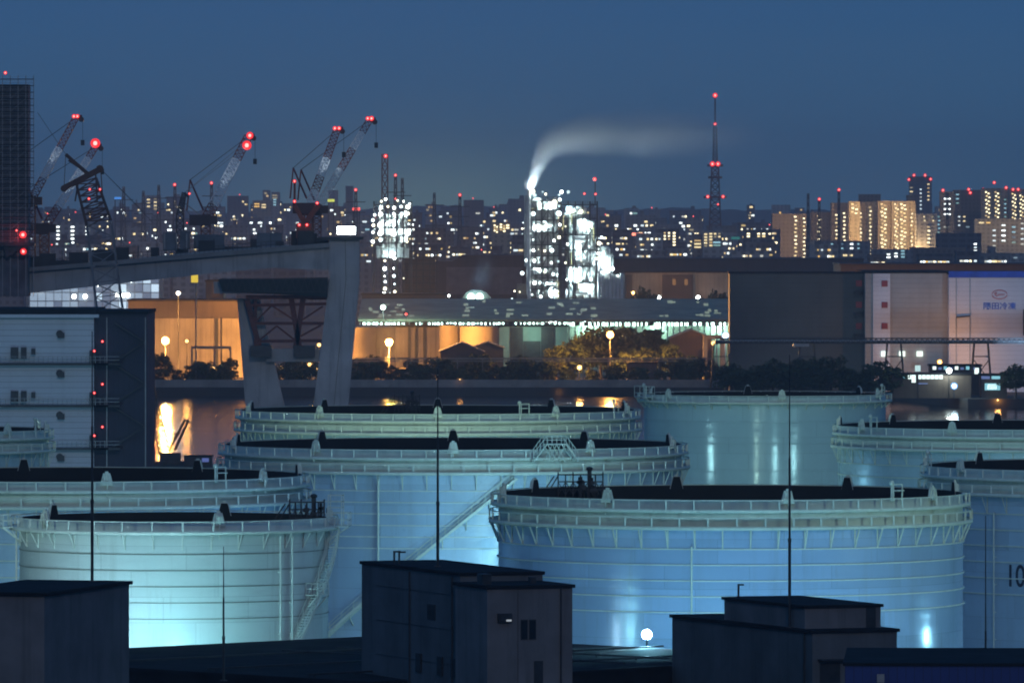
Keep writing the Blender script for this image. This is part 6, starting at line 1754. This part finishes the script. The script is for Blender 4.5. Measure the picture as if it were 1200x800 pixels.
# ================================================================ steam plume from the chimney
def plume():
    D = 3000.0; k = D/F
    m = bpy.data.materials.new('plume_vapour'); m.use_nodes = True; t = m.node_tree
    t.nodes.clear()
    o_ = nd(t, 'ShaderNodeOutputMaterial'); v = nd(t, 'ShaderNodeVolumePrincipled')
    v.inputs['Color'].default_value = (0.92, 0.95, 1.0, 1); v.inputs['Anisotropy'].default_value = 0.2
    t.links.new(v.outputs[0], o_.inputs['Volume'])
    s = nd(t, 'ShaderNodeSeparateXYZ'); ov = objvec(t); t.links.new(ov, s.inputs[0])
    dx = mth(t, 'MAXIMUM', s.outputs['X'], 0.0)
    ex = mth(t, 'EXPONENT', mth(t, 'DIVIDE', dx, -15.0*k))
    zc = mth(t, 'MULTIPLY', mth(t, 'SUBTRACT', 1.0, ex), 66.0*k)
    sl = mth(t, 'MULTIPLY', ex, 4.4)
    rr = mth(t, 'ADD', 1.0, mth(t, 'MULTIPLY', mth(t, 'SUBTRACT', 1.0, mth(t, 'EXPONENT', mth(t, 'DIVIDE', dx, -38.0*k))), 31.0*k))
    nz = mth(t, 'MULTIPLY', mth(t, 'SUBTRACT', noise(t, objvec(t, (0.5, 1, 1)), 0.16, 4), 0.5), 3.0)
    dz = mth(t, 'DIVIDE', mth(t, 'ADD', mth(t, 'SUBTRACT', s.outputs['Z'], zc), nz), mth(t, 'SQRT', mth(t, 'ADD', 1.0, mth(t, 'MULTIPLY', sl, sl))))
    d = mth(t, 'DIVIDE', mth(t, 'SQRT', mth(t, 'ADD', mth(t, 'MULTIPLY', dz, dz), mth(t, 'MULTIPLY', s.outputs['Y'], s.outputs['Y']))), rr)
    prof = maprange(t, d, 1.0, 0.0)
    fade = mth(t, 'MULTIPLY', mth(t, 'EXPONENT', mth(t, 'DIVIDE', dx, -190.0*k)), maprange(t, dx, 285.0*k, 170.0*k))
    thin = mth(t, 'DIVIDE', 1.0, rr)
    dens = mth(t, 'MULTIPLY', mth(t, 'MULTIPLY', mth(t, 'POWER', prof, 1.4), fade), mth(t, 'MULTIPLY', thin, PLUME_K))
    dens = mth(t, 'MULTIPLY', dens, maprange(t, noise(t, objvec(t, (0.35, 1, 1)), 0.14, 5), 0.3, 0.7, 0.45, 1.3))
    t.links.new(dens, v.inputs['Density'])
    # hull mesh round the path
    mb = MB(); n = 14; ring = []; steps = 40
    for i in range(steps+1):
        x = 300*(i/steps)**1.8*k - 0.2
        zz = 66*k*(1-math.exp(-max(x, 0)/(15*k))); r_ = 1.6+1.2*31*k*(1-math.exp(-max(x, 0)/(38*k)))+1.2*min(1, max(x, 0)/3)
        sl_ = 4.4*math.exp(-max(x, 0)/(15*k)); L_ = math.sqrt(1+sl_*sl_); nx_, nz_ = -sl_/L_, 1/L_
        for j in range(n):
            a = 2*math.pi*j/n
            ring.append((x+nx_*math.cos(a)*r_, math.sin(a)*r_, zz+nz_*math.cos(a)*r_))
    fs = [(i*n+j, i*n+(j+1) % n, (i+1)*n+(j+1) % n, (i+1)*n+j) for i in range(steps) for j in range(n)]
    mb.add(ring, fs+[tuple(reversed(range(n))), tuple(range(steps*n, steps*n+n))], 0, True)
    me_ = mb.mesh('plume', m); import bmesh; bm_ = bmesh.new(); bm_.from_mesh(me_); bmesh.ops.recalc_face_normals(bm_, faces=bm_.faces); bm_.to_mesh(me_); bm_.free()
    o = place('plume', me_, None, (X(619.5, D), D-1.2, Z(222.5, D)))
    tag(o, 'pale steam plume drifting right from the plant chimney', 'steam', None, 'stuff')
PLUME_K = 2.6
plume()
def puff():
    m = bpy.data.materials.new('kiln_vapour'); m.use_nodes = True; t = m.node_tree; t.nodes.clear()
    o_ = nd(t, 'ShaderNodeOutputMaterial'); v = nd(t, 'ShaderNodeVolumePrincipled'); v.inputs['Color'].default_value = (0.85, 0.93, 1.0, 1)
    t.links.new(v.outputs[0], o_.inputs['Volume'])
    s = nd(t, 'ShaderNodeSeparateXYZ'); t.links.new(objvec(t), s.inputs[0])
    a = mth(t, 'DIVIDE', mth(t, 'SUBTRACT', s.outputs['X'], mth(t, 'MULTIPLY', s.outputs['Z'], 0.18)), 5.0); b_ = mth(t, 'DIVIDE', s.outputs['Y'], 5.0); c = mth(t, 'DIVIDE', mth(t, 'SUBTRACT', s.outputs['Z'], 5.0), 8.5)
    d = mth(t, 'SQRT', mth(t, 'ADD', mth(t, 'ADD', mth(t, 'MULTIPLY', a, a), mth(t, 'MULTIPLY', b_, b_)), mth(t, 'MULTIPLY', c, c)))
    t.links.new(mth(t, 'MULTIPLY', mth(t, 'POWER', maprange(t, d, 1.0, 0.1), 1.5), mth(t, 'MULTIPLY', noise(t, objvec(t), 0.3, 4), 0.05)), v.inputs['Density'])
    mb = MB(); mb.ball((0, 0, 0), 1.0, 20); mb.v = [(x*5.4+(z*8.8+5)*0.18, y*5.4, z*8.8+5) for x, y, z in mb.v]
    tag(mb.build('steam', m, None, (X(563, 2890), 2883, Z(338, 2890))), 'faint blue lit steam over the vaulted house', 'steam', None, 'stuff')
puff()

# ================================================================ evening haze
HAZE_D = 7.0e-5
m = bpy.data.materials.new('haze_air'); m.use_nodes = True; t = m.node_tree; t.nodes.clear()
o_ = nd(t, 'ShaderNodeOutputMaterial'); v = nd(t, 'ShaderNodeVolumePrincipled')
v.inputs['Color'].default_value = (0.80, 0.90, 1.0, 1); v.inputs['Density'].default_value = HAZE_D; v.inputs['Anisotropy'].default_value = 0.0
t.links.new(v.outputs[0], o_.inputs['Volume'])
try: m.cycles.homogeneous_volume = True
except Exception: pass
mb = MB(); mb.box(-3200, 3200, -200, 15500, -4.2, 180)
tag(mb.build('haze', m), 'thin evening haze over the harbour', None, None, 'stuff')
